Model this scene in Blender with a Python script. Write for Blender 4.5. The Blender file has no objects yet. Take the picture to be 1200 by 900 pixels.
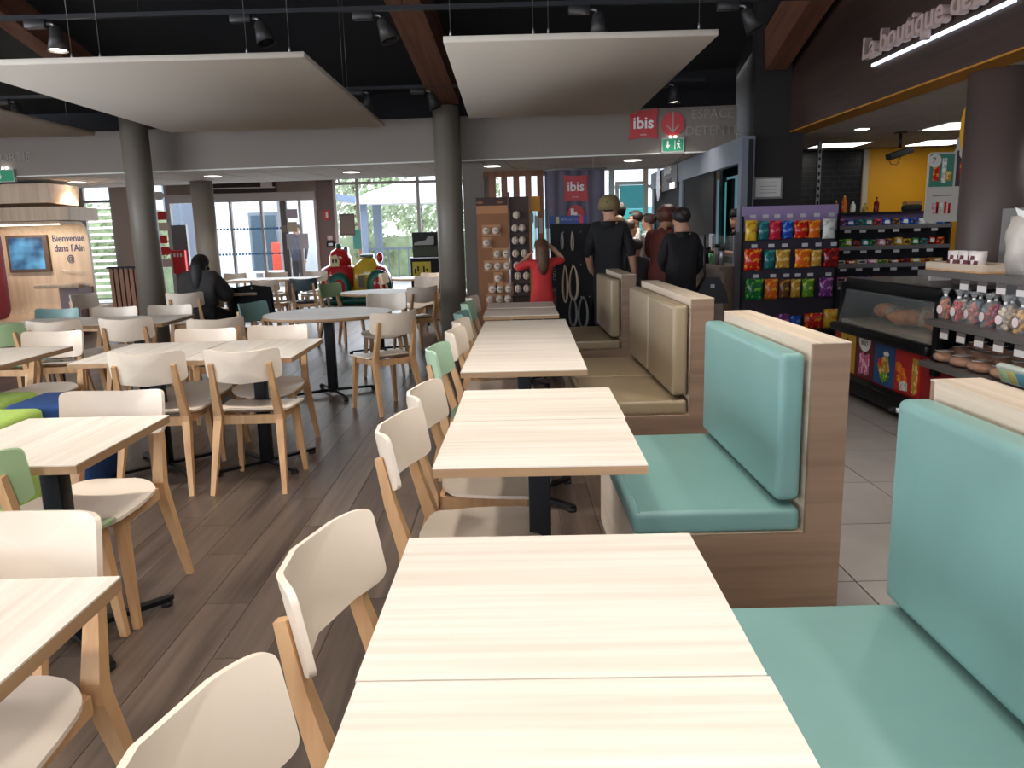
import bpy, bmesh, math, random
from mathutils import Vector, Matrix
random.seed(7)
S = bpy.context.scene
COL = S.collection
PI = math.pi
rad = math.radians

# ------------------------------------------------------------------ camera
cd = bpy.data.cameras.new('camera'); cam = bpy.data.objects.new('camera', cd); COL.objects.link(cam)
cd.sensor_width = 36.0; cd.lens = 36.0*915/1200; cd.clip_start = 0.05; cd.clip_end = 300
cam.matrix_world = Matrix.Translation((0, 0, 1.385)) @ Matrix.Rotation(rad(90-10.9), 4, 'X') @ Matrix.Rotation(rad(-1.5), 4, 'Z')
S.camera = cam
# ------------------------------------------------------------------ world
W = bpy.data.worlds.new('sky'); S.world = W; W.use_nodes = True
nt = W.node_tree; nt.nodes.clear()
wo = nt.nodes.new('ShaderNodeOutputWorld'); bg = nt.nodes.new('ShaderNodeBackground')
sk = nt.nodes.new('ShaderNodeTexSky'); sk.sky_type = 'HOSEK_WILKIE'; sk.turbidity = 6.0
sk.sun_direction = Vector((-0.55, 0.35, 0.76)).normalized(); sk.ground_albedo = 0.4
mixn = nt.nodes.new('ShaderNodeMix'); mixn.data_type = 'RGBA'; mixn.inputs[0].default_value = 0.72
nt.links.new(sk.outputs[0], mixn.inputs[6]); mixn.inputs[7].default_value = (0.80, 0.88, 1.0, 1)   # thin overcast
nt.links.new(mixn.outputs[2], bg.inputs[0]); bg.inputs[1].default_value = 5.0
nt.links.new(bg.outputs[0], wo.inputs[0])
# ------------------------------------------------------------------ sun (veiled) and exposure
sd = bpy.data.lights.new('sun', 'SUN'); so = bpy.data.objects.new('sun', sd); COL.objects.link(so)
sd.energy = 4.5; sd.angle = rad(6); sd.color = (1.0, .96, .9)
so.rotation_euler = (rad(38), 0, rad(215))
vs = S.view_settings; vs.view_transform = 'Standard'; vs.look = 'None'; vs.exposure = 0.08; vs.gamma = 1.0
vs.use_curve_mapping = False
# daylight falling in through the glazed back facade and the glazed side facade (both out of view, built below)
def window_light(name, loc, rot, sx, sy, power, color):
    d = bpy.data.lights.new(name, 'AREA'); d.shape = 'RECTANGLE'; d.size = sx; d.size_y = sy; d.energy = power; d.color = color
    o = bpy.data.objects.new(name, d); COL.objects.link(o); o.location = loc; o.rotation_euler = rot
    return o
window_light('daylight_side_facade', (-9.75, 2.5, 2.0), (0, rad(-90), 0), 2.6, 9.0, 350, (.90, .95, 1.0))
window_light('daylight_back_facade', (-1.5, -4.75, 2.3), (rad(90), 0, 0), 11.0, 2.6, 85, (.92, .96, 1.0))
window_light('daylight_entrance', (-5.6, 17.5, 1.4), (rad(-90), 0, 0), 7.0, 2.0, 150, (.86, .93, 1.0))

# ------------------------------------------------------------------ helpers: materials
MATS = {}
def lin(c):
    return tuple(((v/12.92) if v <= .04045 else ((v+.055)/1.055)**2.4) for v in c)
def rgb(r, g, b): return lin((r/255, g/255, b/255))
def mat(name, col, rough=.5, metal=0., var=0., scale=8., emit=None, estr=0., alpha=1., trans=0., bump=0., spec=.5, coat=0., stretch=None, ior=None):
    if name in MATS: return MATS[name]
    m = bpy.data.materials.new(name); m.use_nodes = True; MATS[name] = m
    n = m.node_tree.nodes; l = m.node_tree.links; b = n['Principled BSDF']
    b.inputs['Base Color'].default_value = (*col, 1); b.inputs['Roughness'].default_value = rough
    b.inputs['Metallic'].default_value = metal; b.inputs['Specular IOR Level'].default_value = spec
    b.inputs['Coat Weight'].default_value = coat
    if ior: b.inputs['IOR'].default_value = ior
    if trans: b.inputs['Transmission Weight'].default_value = trans
    if alpha < 1: b.inputs['Alpha'].default_value = alpha
    if emit: b.inputs['Emission Color'].default_value = (*emit, 1); b.inputs['Emission Strength'].default_value = estr
    if var > 0 or bump > 0:
        tc = n.new('ShaderNodeTexCoord'); mp = n.new('ShaderNodeMapping'); nz = n.new('ShaderNodeTexNoise')
        l.new(tc.outputs['Object'], mp.inputs[0]); l.new(mp.outputs[0], nz.inputs['Vector'])
        if stretch: mp.inputs['Scale'].default_value = stretch
        nz.inputs['Scale'].default_value = scale; nz.inputs['Detail'].default_value = 5
        if var > 0:
            cr = n.new('ShaderNodeValToRGB'); l.new(nz.outputs['Fac'], cr.inputs[0])
            cr.color_ramp.elements[0].position = .3; cr.color_ramp.elements[1].position = .7
            cr.color_ramp.elements[0].color = (*[max(0, c*(1-var)) for c in col], 1)
            cr.color_ramp.elements[1].color = (*[min(1, c*(1+var)) for c in col], 1)
            l.new(cr.outputs[0], b.inputs['Base Color'])
        if bump > 0:
            bp = n.new('ShaderNodeBump'); bp.inputs['Strength'].default_value = bump; bp.inputs['Distance'].default_value = .004
            l.new(nz.outputs['Fac'], bp.inputs['Height']); l.new(bp.outputs[0], b.inputs['Normal'])
    return m
def wood(name, light, dark, axis=0, freq=26., rough=.45, rnd=.0, along=1.3, coat=0., wide=None):
    """streaky wood grain; axis = grain direction in object space; rnd = tone shift from piece to piece"""
    if name in MATS: return MATS[name]
    m = bpy.data.materials.new(name); m.use_nodes = True; MATS[name] = m
    n = m.node_tree.nodes; l = m.node_tree.links; b = n['Principled BSDF']
    b.inputs['Roughness'].default_value = rough; b.inputs['Coat Weight'].default_value = coat
    tc = n.new('ShaderNodeTexCoord'); oi = n.new('ShaderNodeObjectInfo')
    ofs = n.new('ShaderNodeVectorMath'); ofs.operation = 'ADD'
    sc = n.new('ShaderNodeVectorMath'); sc.operation = 'SCALE'; sc.inputs['Scale'].default_value = 40.
    cmb = n.new('ShaderNodeCombineXYZ')
    gm = n.new('ShaderNodeNewGeometry'); addr = n.new('ShaderNodeMath'); addr.operation = 'ADD'
    l.new(oi.outputs['Random'], addr.inputs[0]); l.new(gm.outputs['Random Per Island'], addr.inputs[1])
    fr = n.new('ShaderNodeMath'); fr.operation = 'FRACT'; l.new(addr.outputs[0], fr.inputs[0])
    for i in range(3): l.new(fr.outputs[0], cmb.inputs[i])
    l.new(cmb.outputs[0], sc.inputs[0]); l.new(tc.outputs['Object'], ofs.inputs[0]); l.new(sc.outputs[0], ofs.inputs[1])
    mp = n.new('ShaderNodeMapping'); l.new(ofs.outputs[0], mp.inputs[0])
    s = [freq]*3; s[axis] = along; mp.inputs['Scale'].default_value = s
    n1 = n.new('ShaderNodeTexNoise'); n1.inputs['Scale'].default_value = 1.; n1.inputs['Detail'].default_value = 6; n1.inputs['Distortion'].default_value = .35
    l.new(mp.outputs[0], n1.inputs['Vector'])
    mp2 = n.new('ShaderNodeMapping'); l.new(ofs.outputs[0], mp2.inputs[0])
    s2 = [freq*.22]*3; s2[axis] = along*.5; mp2.inputs['Scale'].default_value = s2
    n2 = n.new('ShaderNodeTexNoise'); n2.inputs['Scale'].default_value = 1.; n2.inputs['Detail'].default_value = 2
    l.new(mp2.outputs[0], n2.inputs['Vector'])
    mx = n.new('ShaderNodeMath'); mx.operation = 'MULTIPLY_ADD'; mx.inputs[1].default_value = .55
    l.new(n1.outputs['Fac'], mx.inputs[0])
    ml = n.new('ShaderNodeMath'); ml.operation = 'MULTIPLY'; ml.inputs[1].default_value = .45; l.new(n2.outputs['Fac'], ml.inputs[0])
    l.new(ml.outputs[0], mx.inputs[2])
    cr = n.new('ShaderNodeValToRGB'); l.new(mx.outputs[0], cr.inputs[0])
    e = cr.color_ramp.elements; e[0].position = .33; e[0].color = (*dark, 1); e[1].position = .60; e[1].color = (*light, 1)
    out = cr.outputs[0]
    if rnd > 0:
        hs = n.new('ShaderNodeHueSaturation'); l.new(out, hs.inputs['Color'])
        mr = n.new('ShaderNodeMapRange'); l.new(fr.outputs[0], mr.inputs[0]); mr.inputs[3].default_value = 1-rnd; mr.inputs[4].default_value = 1+rnd
        l.new(mr.outputs[0], hs.inputs['Value']); out = hs.outputs[0]
    l.new(out, b.inputs['Base Color'])
    bp = n.new('ShaderNodeBump'); bp.inputs['Strength'].default_value = .08; bp.inputs['Distance'].default_value = .002
    l.new(n1.outputs['Fac'], bp.inputs['Height']); l.new(bp.outputs[0], b.inputs['Normal'])
    return m

# ------------------------------------------------------------------ helpers: geometry
class MB:
    def __init__(s): s.v = []; s.f = []; s.sm = []
    def add(s, vs, fs, smooth=False):
        o = len(s.v); s.v += [tuple(v) for v in vs]
        for f in fs: s.f.append([i+o for i in f]); s.sm.append(smooth)
        return s
    def box(s, x0, x1, y0, y1, z0, z1, M=None):
        v = [(x, y, z) for z in (z0, z1) for y in (y0, y1) for x in (x0, x1)]
        if M is not None: v = [tuple(M @ Vector(p)) for p in v]
        return s.add(v, [(0, 2, 3, 1), (4, 5, 7, 6), (0, 1, 5, 4), (2, 6, 7, 3), (0, 4, 6, 2), (1, 3, 7, 5)])
    def rbox(s, x0, x1, y0, y1, z0, z1, r=.01, seg=2, M=None):
        bm = bmesh.new(); bmesh.ops.create_cube(bm, size=1)
        for v in bm.verts: v.co = Vector(((x0+x1)/2+v.co.x*(x1-x0), (y0+y1)/2+v.co.y*(y1-y0), (z0+z1)/2+v.co.z*(z1-z0)))
        bmesh.ops.bevel(bm, geom=bm.edges[:]+bm.verts[:], offset=r, segments=seg, profile=.6, affect='EDGES')
        return s.bm(bm, M, True)
    def bm(s, bm, M=None, smooth=False):
        bm.verts.index_update()
        v = [tuple(M @ q.co) if M is not None else tuple(q.co) for q in bm.verts]
        s.add(v, [[q.index for q in f.verts] for f in bm.faces], smooth); bm.free(); return s
    def prism(s, pts, a, b, axis='z', smooth=False):
        """pts: 2-D outline extruded from a to b along axis; for 'y' pts are (x,z), for 'x' pts are (y,z)"""
        def P(p, h):
            return {'z': (p[0], p[1], h), 'y': (p[0], h, p[1]), 'x': (h, p[0], p[1])}[axis]
        n = len(pts); v = [P(p, a) for p in pts]+[P(p, b) for p in pts]
        f = [[i, (i+1) % n, n+(i+1) % n, n+i] for i in range(n)]
        s.add(v, f, smooth); s.f.append([len(s.v)-2*n+i for i in range(n)][::-1]); s.sm.append(False)
        s.f.append([len(s.v)-n+i for i in range(n)]); s.sm.append(False); return s
    def tube(s, pts, r, k=8, caps=True, square=False):
        """swept tube; r number or list; square: 4-sided section kept upright"""
        pts = [Vector(p) for p in pts]; n = len(pts)
        rs = r if isinstance(r, (list, tuple)) else [r]*n
        if square: k = 4
        T = []
        for i in range(n):
            a = pts[max(i-1, 0)]; b = pts[min(i+1, n-1)]
            T.append((b-a).normalized() if (b-a).length > 1e-9 else Vector((0, 0, 1)))
        up = Vector((0, 0, 1)) if abs(T[0].z) < .9 else Vector((0, 1, 0))
        u = T[0].cross(up).normalized(); V = []
        for i in range(n):
            u = (u-T[i]*u.dot(T[i])).normalized(); w = T[i].cross(u)
            for j in range(k):
                t = 2*PI*(j+.5)/k if square else 2*PI*j/k
                q = rs[i]*(1.414 if square else 1)
                V.append(pts[i]+(u*math.cos(t)+w*math.sin(t))*q)
        F = [[i*k+j, i*k+(j+1) % k, (i+1)*k+(j+1) % k, (i+1)*k+j] for i in range(n-1) for j in range(k)]
        s.add(V, F, not square)
        if caps:
            o = len(s.v)-len(V)
            s.f.append([o+j for j in range(k)][::-1]); s.sm.append(False)
            s.f.append([o+(n-1)*k+j for j in range(k)]); s.sm.append(False)
        return s
    def lathe(s, prof, k=20, c=(0, 0, 0), M=None, smooth=True):
        V = []
        for r, z in prof:
            for j in range(k):
                t = 2*PI*j/k; p = Vector((c[0]+r*math.cos(t), c[1]+r*math.sin(t), c[2]+z)); V.append(M @ p if M is not None else p)
        n = len(prof)
        s.add(V, [[i*k+j, i*k+(j+1) % k, (i+1)*k+(j+1) % k, (i+1)*k+j] for i in range(n-1) for j in range(k)], smooth)
        o = len(s.v)-len(V)
        if prof[0][0] > 1e-5: s.f.append([o+j for j in range(k)][::-1]); s.sm.append(False)
        if prof[-1][0] > 1e-5: s.f.append([o+(n-1)*k+j for j in range(k)]); s.sm.append(False)
        return s
    def ball(s, c, r, k=10, m=7, M=None):
        rx, ry, rz = r if isinstance(r, (tuple, list)) else (r, r, r)
        V = [(c[0]+rx*math.sin(PI*i/m)*math.cos(2*PI*j/k), c[1]+ry*math.sin(PI*i/m)*math.sin(2*PI*j/k), c[2]+rz*math.cos(PI*i/m)) for i in range(m+1) for j in range(k)]
        if M is not None: V = [tuple(M @ Vector(p)) for p in V]
        F = []
        for i in range(m):
            for j in range(k):
                a, b, d, e = i*k+j, i*k+(j+1) % k, (i+1)*k+(j+1) % k, (i+1)*k+j
                F.append([a, e, d] if i == 0 else ([a, e, b] if i == m-1 else [a, e, d, b]))
        return s.add(V, F, True)
    def mesh(s, name='m'):
        me = bpy.data.meshes.new(name); me.from_pydata(s.v, [], s.f); me.update()
        me.polygons.foreach_set('use_smooth', s.sm); return me
    def build(s, name, m, parent=None, loc=None, rot=None):
        me = s.mesh(name); return obj(name, me, m, parent, loc, rot)
def obj(name, me, m, parent=None, loc=None, rot=None):
    o = bpy.data.objects.new(name, me); COL.objects.link(o)
    if m is not None and len(me.materials) == 0: me.materials.append(m)
    if parent is not None: o.parent = parent
    if loc is not None: o.location = loc
    if rot is not None: o.rotation_euler = rot
    return o
def setmat(o, m):
    o.material_slots[0].link = 'OBJECT'; o.material_slots[0].material = m
def tag(o, label, cat, group=None):
    o['label'] = label; o['category'] = cat
    if group: o['group'] = group
    return o
def struct(o, label=None):
    o['kind'] = 'structure'
    if label: o['label'] = label
    return o
def thing(name, label, cat, loc=(0, 0, 0), rz=0., group=None):
    o = bpy.data.objects.new(name, None); o.empty_display_size = .1; COL.objects.link(o); o.location = loc; o.rotation_euler = (0, 0, rz)
    return tag(o, label, cat, group)
def kids(o): return [c for c in bpy.data.objects if c.parent is o]
KC = {}
def dup(root, loc, rz, label, group=None, matmap=None):
    if root.name not in KC: KC[root.name] = [(c, kids(c)) for c in kids(root)]
    r = root.copy(); COL.objects.link(r); r.location = loc; r.rotation_euler = (0, 0, rz); r['label'] = label
    if group: r['group'] = group
    def cp(c, p):
        d = c.copy(); COL.objects.link(d); d.parent = p
        if matmap and d.type == 'MESH' and d.data.materials and d.data.materials[0].name in matmap: setmat(d, matmap[d.data.materials[0].name])
        return d
    for c, gs in KC[root.name]:
        d = cp(c, r)
        for g in gs: cp(g, d)
    return r
def evaluated_mesh(o):
    ts = bpy.data.scenes.new('tmp'); ts.collection.objects.link(o); vl = ts.view_layers[0]; vl.update()
    me = bpy.data.meshes.new_from_object(o.evaluated_get(vl.depsgraph)); ts.collection.objects.unlink(o); bpy.data.scenes.remove(ts); return me
def text(s, size, m, parent=None, loc=(0, 0, 0), rot=(rad(90), 0, 0), depth=.004, name='lettering', align='CENTER', sx=1., bold=0., space=1.):
    c = bpy.data.curves.new('t', 'FONT'); c.body = s; c.size = size; c.extrude = depth; c.align_x = align; c.align_y = 'CENTER'
    c.offset = bold; c.space_character = space; c.resolution_u = 3
    o = bpy.data.objects.new('t', c)
    me = evaluated_mesh(o); bpy.data.objects.remove(o); bpy.data.curves.remove(c)
    if sx != 1:
        for v in me.vertices: v.co.x *= sx
    me.materials.clear()
    return obj(name, me, m, parent, loc, rot)
def look(v):  # matrix whose local +Z points along v
    return Vector(v).to_track_quat('Z', 'Y').to_matrix().to_4x4()

# ------------------------------------------------------------------ materials
M_TABLE = wood('pale_ash_laminate', rgb(237, 227, 215), rgb(213, 199, 183), axis=0, freq=42, rough=.40)
M_TEDGE = wood('table_edge_band', rgb(176, 140, 104), rgb(150, 115, 82), axis=0, freq=30, rough=.5)
M_BENCHW = wood('bench_oak_laminate', rgb(214, 196, 176), rgb(190, 170, 148), axis=1, freq=44, rough=.5)
M_BENCHE = wood('bench_end_oak', rgb(142, 114, 92), rgb(116, 91, 72), axis=0, freq=30, rough=.55)
M_LEG = wood('beech_leg', rgb(206, 163, 118), rgb(182, 138, 96), axis=2, freq=30, rough=.45)
M_WHITE = mat('shell_cream_white', rgb(228, 211, 192), .38, var=.015, scale=3)
M_MINT = mat('shell_mint', rgb(168, 196, 168), .38, var=.02, scale=3)
M_TEAL = mat('shell_grey_teal', rgb(118, 152, 146), .38, var=.02, scale=3)
M_GREEN = mat('shell_sage_green', rgb(146, 168, 124), .38, var=.02, scale=3)
M_DKTEAL = mat('shell_dark_slate', rgb(62, 78, 84), .38, var=.02, scale=3)
M_TEALV = mat('teal_vinyl', rgb(116, 154, 148), .42, var=.07, scale=3.2, bump=.05, coat=.1)
M_TAUPEV = mat('taupe_vinyl', rgb(150, 132, 104), .40, var=.07, scale=3.2, bump=.05, coat=.1)
M_BLACK = mat('black_metal', rgb(24, 24, 27), .4, .6)
M_BLACKM = mat('matt_black', rgb(20, 19, 20), .75)
M_WPAINT = mat('white_paint', rgb(228, 222, 214), .6, var=.02, scale=4)
M_COLUMN = mat('grey_beige_column_paint', rgb(128, 119, 107), .45, var=.03, scale=2)
M_FASCIA = mat('taupe_paint', rgb(136, 125, 116), .7, var=.02, scale=2)
M_CEILT = mat('ceiling_tile_white', rgb(196, 188, 180), .85, var=.03, scale=40, bump=.1)
M_GRID = mat('ceiling_grid_white', rgb(226, 222, 216), .6)
M_STEEL = mat('brushed_steel', rgb(165, 165, 168), .35, .8)
M_GLASS = mat('clear_glass', (1, 1, 1), .0, trans=1., ior=1.02, spec=.5)
M_RED = mat('red_print', rgb(214, 38, 44), .45)
M_PRINTW = mat('white_print', rgb(240, 238, 234), .5)
M_LAMP = mat('lamp_lens', (1, 1, 1), .4, emit=(1, .93, .82), estr=9.)
M_LED = mat('led_panel', (1, 1, 1), .4, emit=(1, .97, .92), estr=4.2)
M_BLKWALL = mat('black_ceiling_paint', rgb(22, 21, 24), .9, var=.1, scale=3)
# ================================================================== THE SETTING
# ---- wooden floor: planks run away from the camera
fl = MB(); fl.box(-11, 1.12, -5, 18.2, -.06, -.006); floor = struct(fl.build('floor', mat('floor_joint_dark', rgb(32, 27, 25), .8)))
M_PLANK = wood('dark_oak_plank', rgb(100, 85, 75), rgb(62, 51, 45), axis=1, freq=34, rough=.34, rnd=.22, along=1.2)
PW, PL = .18, 1.22
pm = MB(); pm.box(-PW/2+.0014, PW/2-.0014, -PL/2+.0014, PL/2-.0014, -.012, 0); pmesh = pm.mesh('plank'); pmesh.materials.append(M_PLANK)
far = MB(); npl = 0; cand = []
nx = int(12.1/PW)
for i in range(nx):
    xc = 1.12-PW*(i+.5); off = random.random()*PL
    for j in range(20):
        yc = -4.4+off+j*PL
        if yc > 17.4: continue
        vis = (yc > .7) and xc > -1.6-.66*yc and xc < 1.1
        cand.append((xc, yc, vis))
vis = sorted([c for c in cand if c[2]], key=lambda c: c[1]+.3*abs(c[0]))
keep = set((c[0], c[1]) for c in vis[:295])
for xc, yc, v in cand:
    if (xc, yc) in keep: obj('floor_plank', pmesh, None, floor, (xc, yc, 0))
    else: far.box(xc-PW/2+.0014, xc+PW/2-.0014, yc-PL/2+.0014, yc+PL/2-.0014, -.012, 0)
fs_ = far.build('floor_planks_beyond', M_PLANK, floor); fs_['kind'] = 'stuff'
# ---- grey stone tiles of the shop aisle
ft = MB(); ft.box(1.12, 9, -5, 18.2, -.06, -.006); floor2 = struct(ft.build('floor', mat('tile_grout', rgb(70, 66, 64), .9)))
M_TILE = mat('grey_stone_tile', rgb(150, 144, 140), .38, var=.09, scale=3.5, bump=.03)
tm = MB(); tm.box(-.298, .298, -.298, .298, -.012, 0); tme = tm.mesh('tile'); tme.materials.append(M_TILE)
for i in range(-1, 10):
    for j in range(-2, 19):
        x = 1.34+.3+.603*i; y = 2.88+.3+.603*j
        if i == -1:
            m_ = MB(); m_.box(1.124-x, .298, -.298, .298, -.012, 0); obj('floor_tile', m_.mesh('tile'), M_TILE, floor2, (x, y, 0))
        else: obj('floor_tile', tme, None, floor2, (x, y, 0))
# ---- enclosing walls
def wallbox(name, m, *b): return struct(MB().box(*b).build(name, m))
M_WALL = mat('warm_grey_wall', rgb(176, 166, 156), .8, var=.02, scale=2)
# side facade (out of view): posts, sill and a head with open glazing between
f = MB(); f.box(-10.2, -10, -5, 18.2, 0, .5); f.box(-10.2, -10, -5, 18.2, 3.3, 5.6)
for y in (-5, -2, 1, 4, 7, 10, 13, 16): f.box(-10.2, -10, y, y+.15, .5, 3.3)
f.box(-10.2, -10, 7.5, 18.2, .5, 3.3)
struct(f.build('wall_left', M_WALL))
f = MB(); f.box(-10, 9, -5.2, -5, 0, .9); f.box(-10, 9, -5.2, -5, 3.6, 5.6)
for x in (-10, -7.2, -4.4, -1.6, 1.2, 4.0): f.box(x, x+.15, -5.2, -5, .9, 3.6)
f.box(4.0, 9, -5.2, -5, .9, 3.6)
struct(f.build('wall_back', M_WALL))
wallbox('wall_right', mat('dark_shop_wall', rgb(70, 60, 56), .8), 8.9, 9, -5, 18.2, 0, 5.6)
# high black roof
r = MB(); r.prism([(11.2, 3.15), (4.0, 5.0), (-5.2, 5.0), (-5.2, 5.15), (4.0, 5.15), (11.2, 3.3)], -10.2, 3.0, 'x')
r.box(3.0, 9.1, -5.2, 11.3, 4.9, 5.05)
struct(r.build('ceiling', M_BLKWALL))
# ---- bulkhead (taupe fascia) and the lower ceiling behind it
A = Vector((-10.0, 11.62)); B = Vector((2.92, 10.28)); dv = (B-A).normalized(); nv = Vector((-dv.y, dv.x))
ang = math.atan2(dv.y, dv.x)
def FB(u, v, z=0.):  # u along the bulkhead from its right end going left, v behind its face
    p = B-dv*u+nv*v; return Vector((p.x, p.y, z))
MF = Matrix.Translation((B.x, B.y, 0)) @ Matrix.Rotation(ang, 4, 'Z')
f = MB(); f.box(-13, 0, 0, .16, 2.345, 2.90, MF); fascia = struct(f.build('wall_bulkhead', M_FASCIA), 'taupe bulkhead with wayfinding signs above the far dining area')
f = MB(); f.box(-13, .0, -.012, .02, 2.335, 2.352, MF); f.build('edge_trim', M_GRID, fascia)
f = MB(); f.box(-13, 0, .10, .16, 2.9, 4.6, MF); struct(f.build('wall_upper', M_BLKWALL))
f = MB(); f.box(-13, .2, .16, 2.9, 2.37, 2.45, MF); lowc = struct(f.build('ceiling', M_GRID), 'low tiled ceiling strip behind the taupe bulkhead')
tl = MB(); tl.box(-.29, .29, -.29, .29, -.008, .01); tlm = tl.mesh('tile'); tlm.materials.append(M_CEILT)
for i in range(22):
    for j in range(4):
        p = FB(.3+.6*i, .48+.62*j, 2.362); obj('ceiling_tile', tlm, None, lowc, p, (0, 0, ang))
# ceiling of the rear bay
wallbox('ceiling', mat('rear_ceiling_grey', rgb(120, 114, 110), .85), -10.2, 9, 13.0, 18.6, 2.85, 2.95)
f = MB(); f.box(-13, .2, 2.86, 2.92, 2.37, 2.95, MF); struct(f.build('wall_upper', M_FASCIA))
# ---- columns
def column(x, y, r, h, m, label):
    c = MB().lathe([(r, 0), (r, h)], 32).build('column', m); c.location = (x, y, 0); struct(c, label); return c
column(-4.83, 10.62, .17, 3.4, M_COLUMN, 'round grey column nearest the left wall, dining tables in front')
column(-.745, 10.35, .172, 2.98, M_COLUMN, 'round grey column in the middle, behind the row of chairs')
column(-5.0, 13.2, .175, 2.45, M_COLUMN, 'round grey column behind the seated person in the dark coat')
column(3.36, 5.55, .20, 2.42, mat('brown_column_paint', rgb(84, 70, 66), .5, var=.04, scale=2), 'dark brown column beside the shop display case')
f = MB(); f.box(-.60, -.33, 11.0, 11.25, 0, 2.37); struct(f.build('wall_pier', mat('pier_grey', rgb(128, 120, 112), .7)))

# ================================================================== TABLES OF THE MIDDLE ROW
def make_table(name, w, d, label, h=.735, t=.03, group=None):
    t_ = thing(name, label, 'table', group=group)
    o = MB().box(-w/2, w/2, -d/2, d/2, h-.004, h).build('table_top', M_TABLE, t_)
    MB().box(-w/2, w/2, -d/2, d/2, h-t, h-.0042).build('edge_band', M_TEDGE, t_)
    MB().rbox(-.035, .035, -.035, .035, .03, h-t, .006).build('pedestal', M_BLACK, t_)
    p = MB().box(-w*.32, w*.32, -.03, .03, h-t-.02, h-t-.0005)
    p.box(-.03, .03, -d*.32, d*.32, h-t-.021, h-t-.0008).build('top_bracket', M_BLACK, t_)
    for k in range(4):
        a = PI/4+k*PI/2
        b = MB(); q = Matrix.Rotation(a, 4, 'Z')
        b.prism([(.02, -.022), (.33, -.016), (.35, 0), (.33, .016), (.02, .022)], .018, .036)
        b.v = [tuple(q @ Vector(v)) for v in b.v]
        ft_ = b.build('foot', M_BLACK, t_)
        MB().lathe([(.022, 0), (.024, .018)], 10, (.32*math.cos(a), .32*math.sin(a), 0)).build('glide', M_BLACKM, ft_)
    return t_
GT = 'wood topped tables in the middle row'
proto_t = make_table('dining_table', .612, .556, 'nearest pale wood table top at the bottom of the picture', group=GT)
proto_t.location = (.057, .775, 0); proto_t.rotation_euler = (0, 0, rad(-1.2))
row = [(.066, 1.335, -1.2, 'pale wood table beside the nearest teal bench, second from the camera'),
       (.080, 2.41, -1.5, 'pale wood table beside the second teal bench, front one of its pair'),
       (.098, 2.972, -1.2, 'pale wood table beside the second teal bench, rear one of its pair'),
       (.065, 3.98, -1.5, 'front table of the long set beside the taupe double bench'),
       (.078, 4.54, -1.5, 'second table of the long set beside the taupe double bench'),
       (.092, 5.10, -1.5, 'third table of the long set beside the taupe double bench'),
       (.106, 5.66, -1.5, 'last table of the long set beside the taupe double bench'),
       (.09, 6.56, -.5, 'front table of the far pair before the card rack'),
       (.10, 7.24, -.5, 'rear table of the far pair, just before the girl in red')]
for x, y, a, lb in row: dup(proto_t, (x, y, 0), rad(a), lb)
for c in kids(proto_t): pass

# ================================================================== BENCHES
def make_bench(y0, y1, xb, mv, label, ncush=1, xf=.42):
    L = y1-y0; b = thing('bench', label, 'bench', (0, y0, 0), 0, 'wood framed upholstered benches')
    zs = .335; zt = 1.0; tb = .125
    p = MB(); p.box(xf, xb-tb, .018, L-.018, 0, zs); p.build('seat_base', M_BENCHW, b)
    p = MB(); p.box(xb-tb, xb, .018, L-.018, 0, zt); p.build('back_panel', M_BENCHW, b)
    prof = [(xf, 0), (xb, 0), (xb, zt), (xb-tb, zt), (xb-tb, zs), (xf, zs)]
    for ya in (0, L-.0178): MB().prism(prof, ya, ya+.0178, 'y').build('end_panel', M_BENCHE, b)
    MB().box(xb-tb-.001, xb+.001, -.001, L+.001, zt, zt+.004).build('top_cap', M_BENCHW, b)
    cl = (L-.03)/ncush
    for k in range(ncush):
        a = .015+k*cl
        c = MB().rbox(xf-.01, xb-tb-.012, a+.004, a+cl-.004, zs+.002, zs+.085, .022, 4).build('seat_cushion', mv, b)
        MB().tube([(xf+.012, a+.01, zs+.084), (xf+.012, a+cl-.01, zs+.084)], .003, 5).build('piping', mv, c)
        th = rad(3)
        Mt = Matrix.Translation((xb-tb-.012, 0, zs+.11)) @ Matrix.Rotation(-th*0, 4, 'Y')
        MB().rbox(-.085, 0, a+.012, a+cl-.012, 0, .52, .026, 4, Mt).build('back_cushion', mv, b)
    return b
make_bench(.42, 1.90, 1.165, M_TEALV, 'teal bench nearest the camera, cut by the right picture edge', xf=.44)
make_bench(2.56, 3.66, 1.128, M_TEALV, 'second teal bench with its oak end panel fully in view')
make_bench(4.36, 6.05, 1.14, M_TAUPEV, 'taupe double bench with two seat cushions and two back cushions', 2)
make_bench(6.95, 8.1, 1.12, M_TAUPEV, 'farthest taupe bench, single back cushion, beside the man in a cap', xf=.5)

# ================================================================== CHAIRS
def shell(outline, f3, nrm, th, rings=5):
    """closed thin shell: outline in 2-D, mapped by f3(u,v)->Vector, thickness along nrm(u,v)"""
    n = len(outline); cx = sum(p[0] for p in outline)/n; cy = sum(p[1] for p in outline)/n
    top = []; bot = []
    for i in range(rings+1):
        k = i/rings
        for p in outline:
            u = cx+(p[0]-cx)*k; v = cy+(p[1]-cy)*k
            a = f3(u, v); top.append(a); bot.append(a-nrm(u, v)*th)
            if i == 0: break
    V = top+bot; m = len(top); F = []
    for o, flip in ((0, False), (m, True)):
        g = lambda i, j: o+(0 if i == 0 else 1+(i-1)*n+(j % n))
        for i in range(rings):
            for j in range(n):
                q = [g(0, 0), g(1, j), g(1, j+1)] if i == 0 else [g(i, j), g(i+1, j), g(i+1, j+1), g(i, j+1)]
                F.append(q[::-1] if flip else q)
    g = lambda o, j: o+1+(rings-1)*n+(j % n)
    r_ = MB().add(V, F, True); RV = [V[g(0, j)] for j in range(n)]+[V[g(m, j)] for j in range(n)]
    return r_.add(RV, [[j, n+j, n+(j+1) % n, (j+1) % n] for j in range(n)], False)
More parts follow.
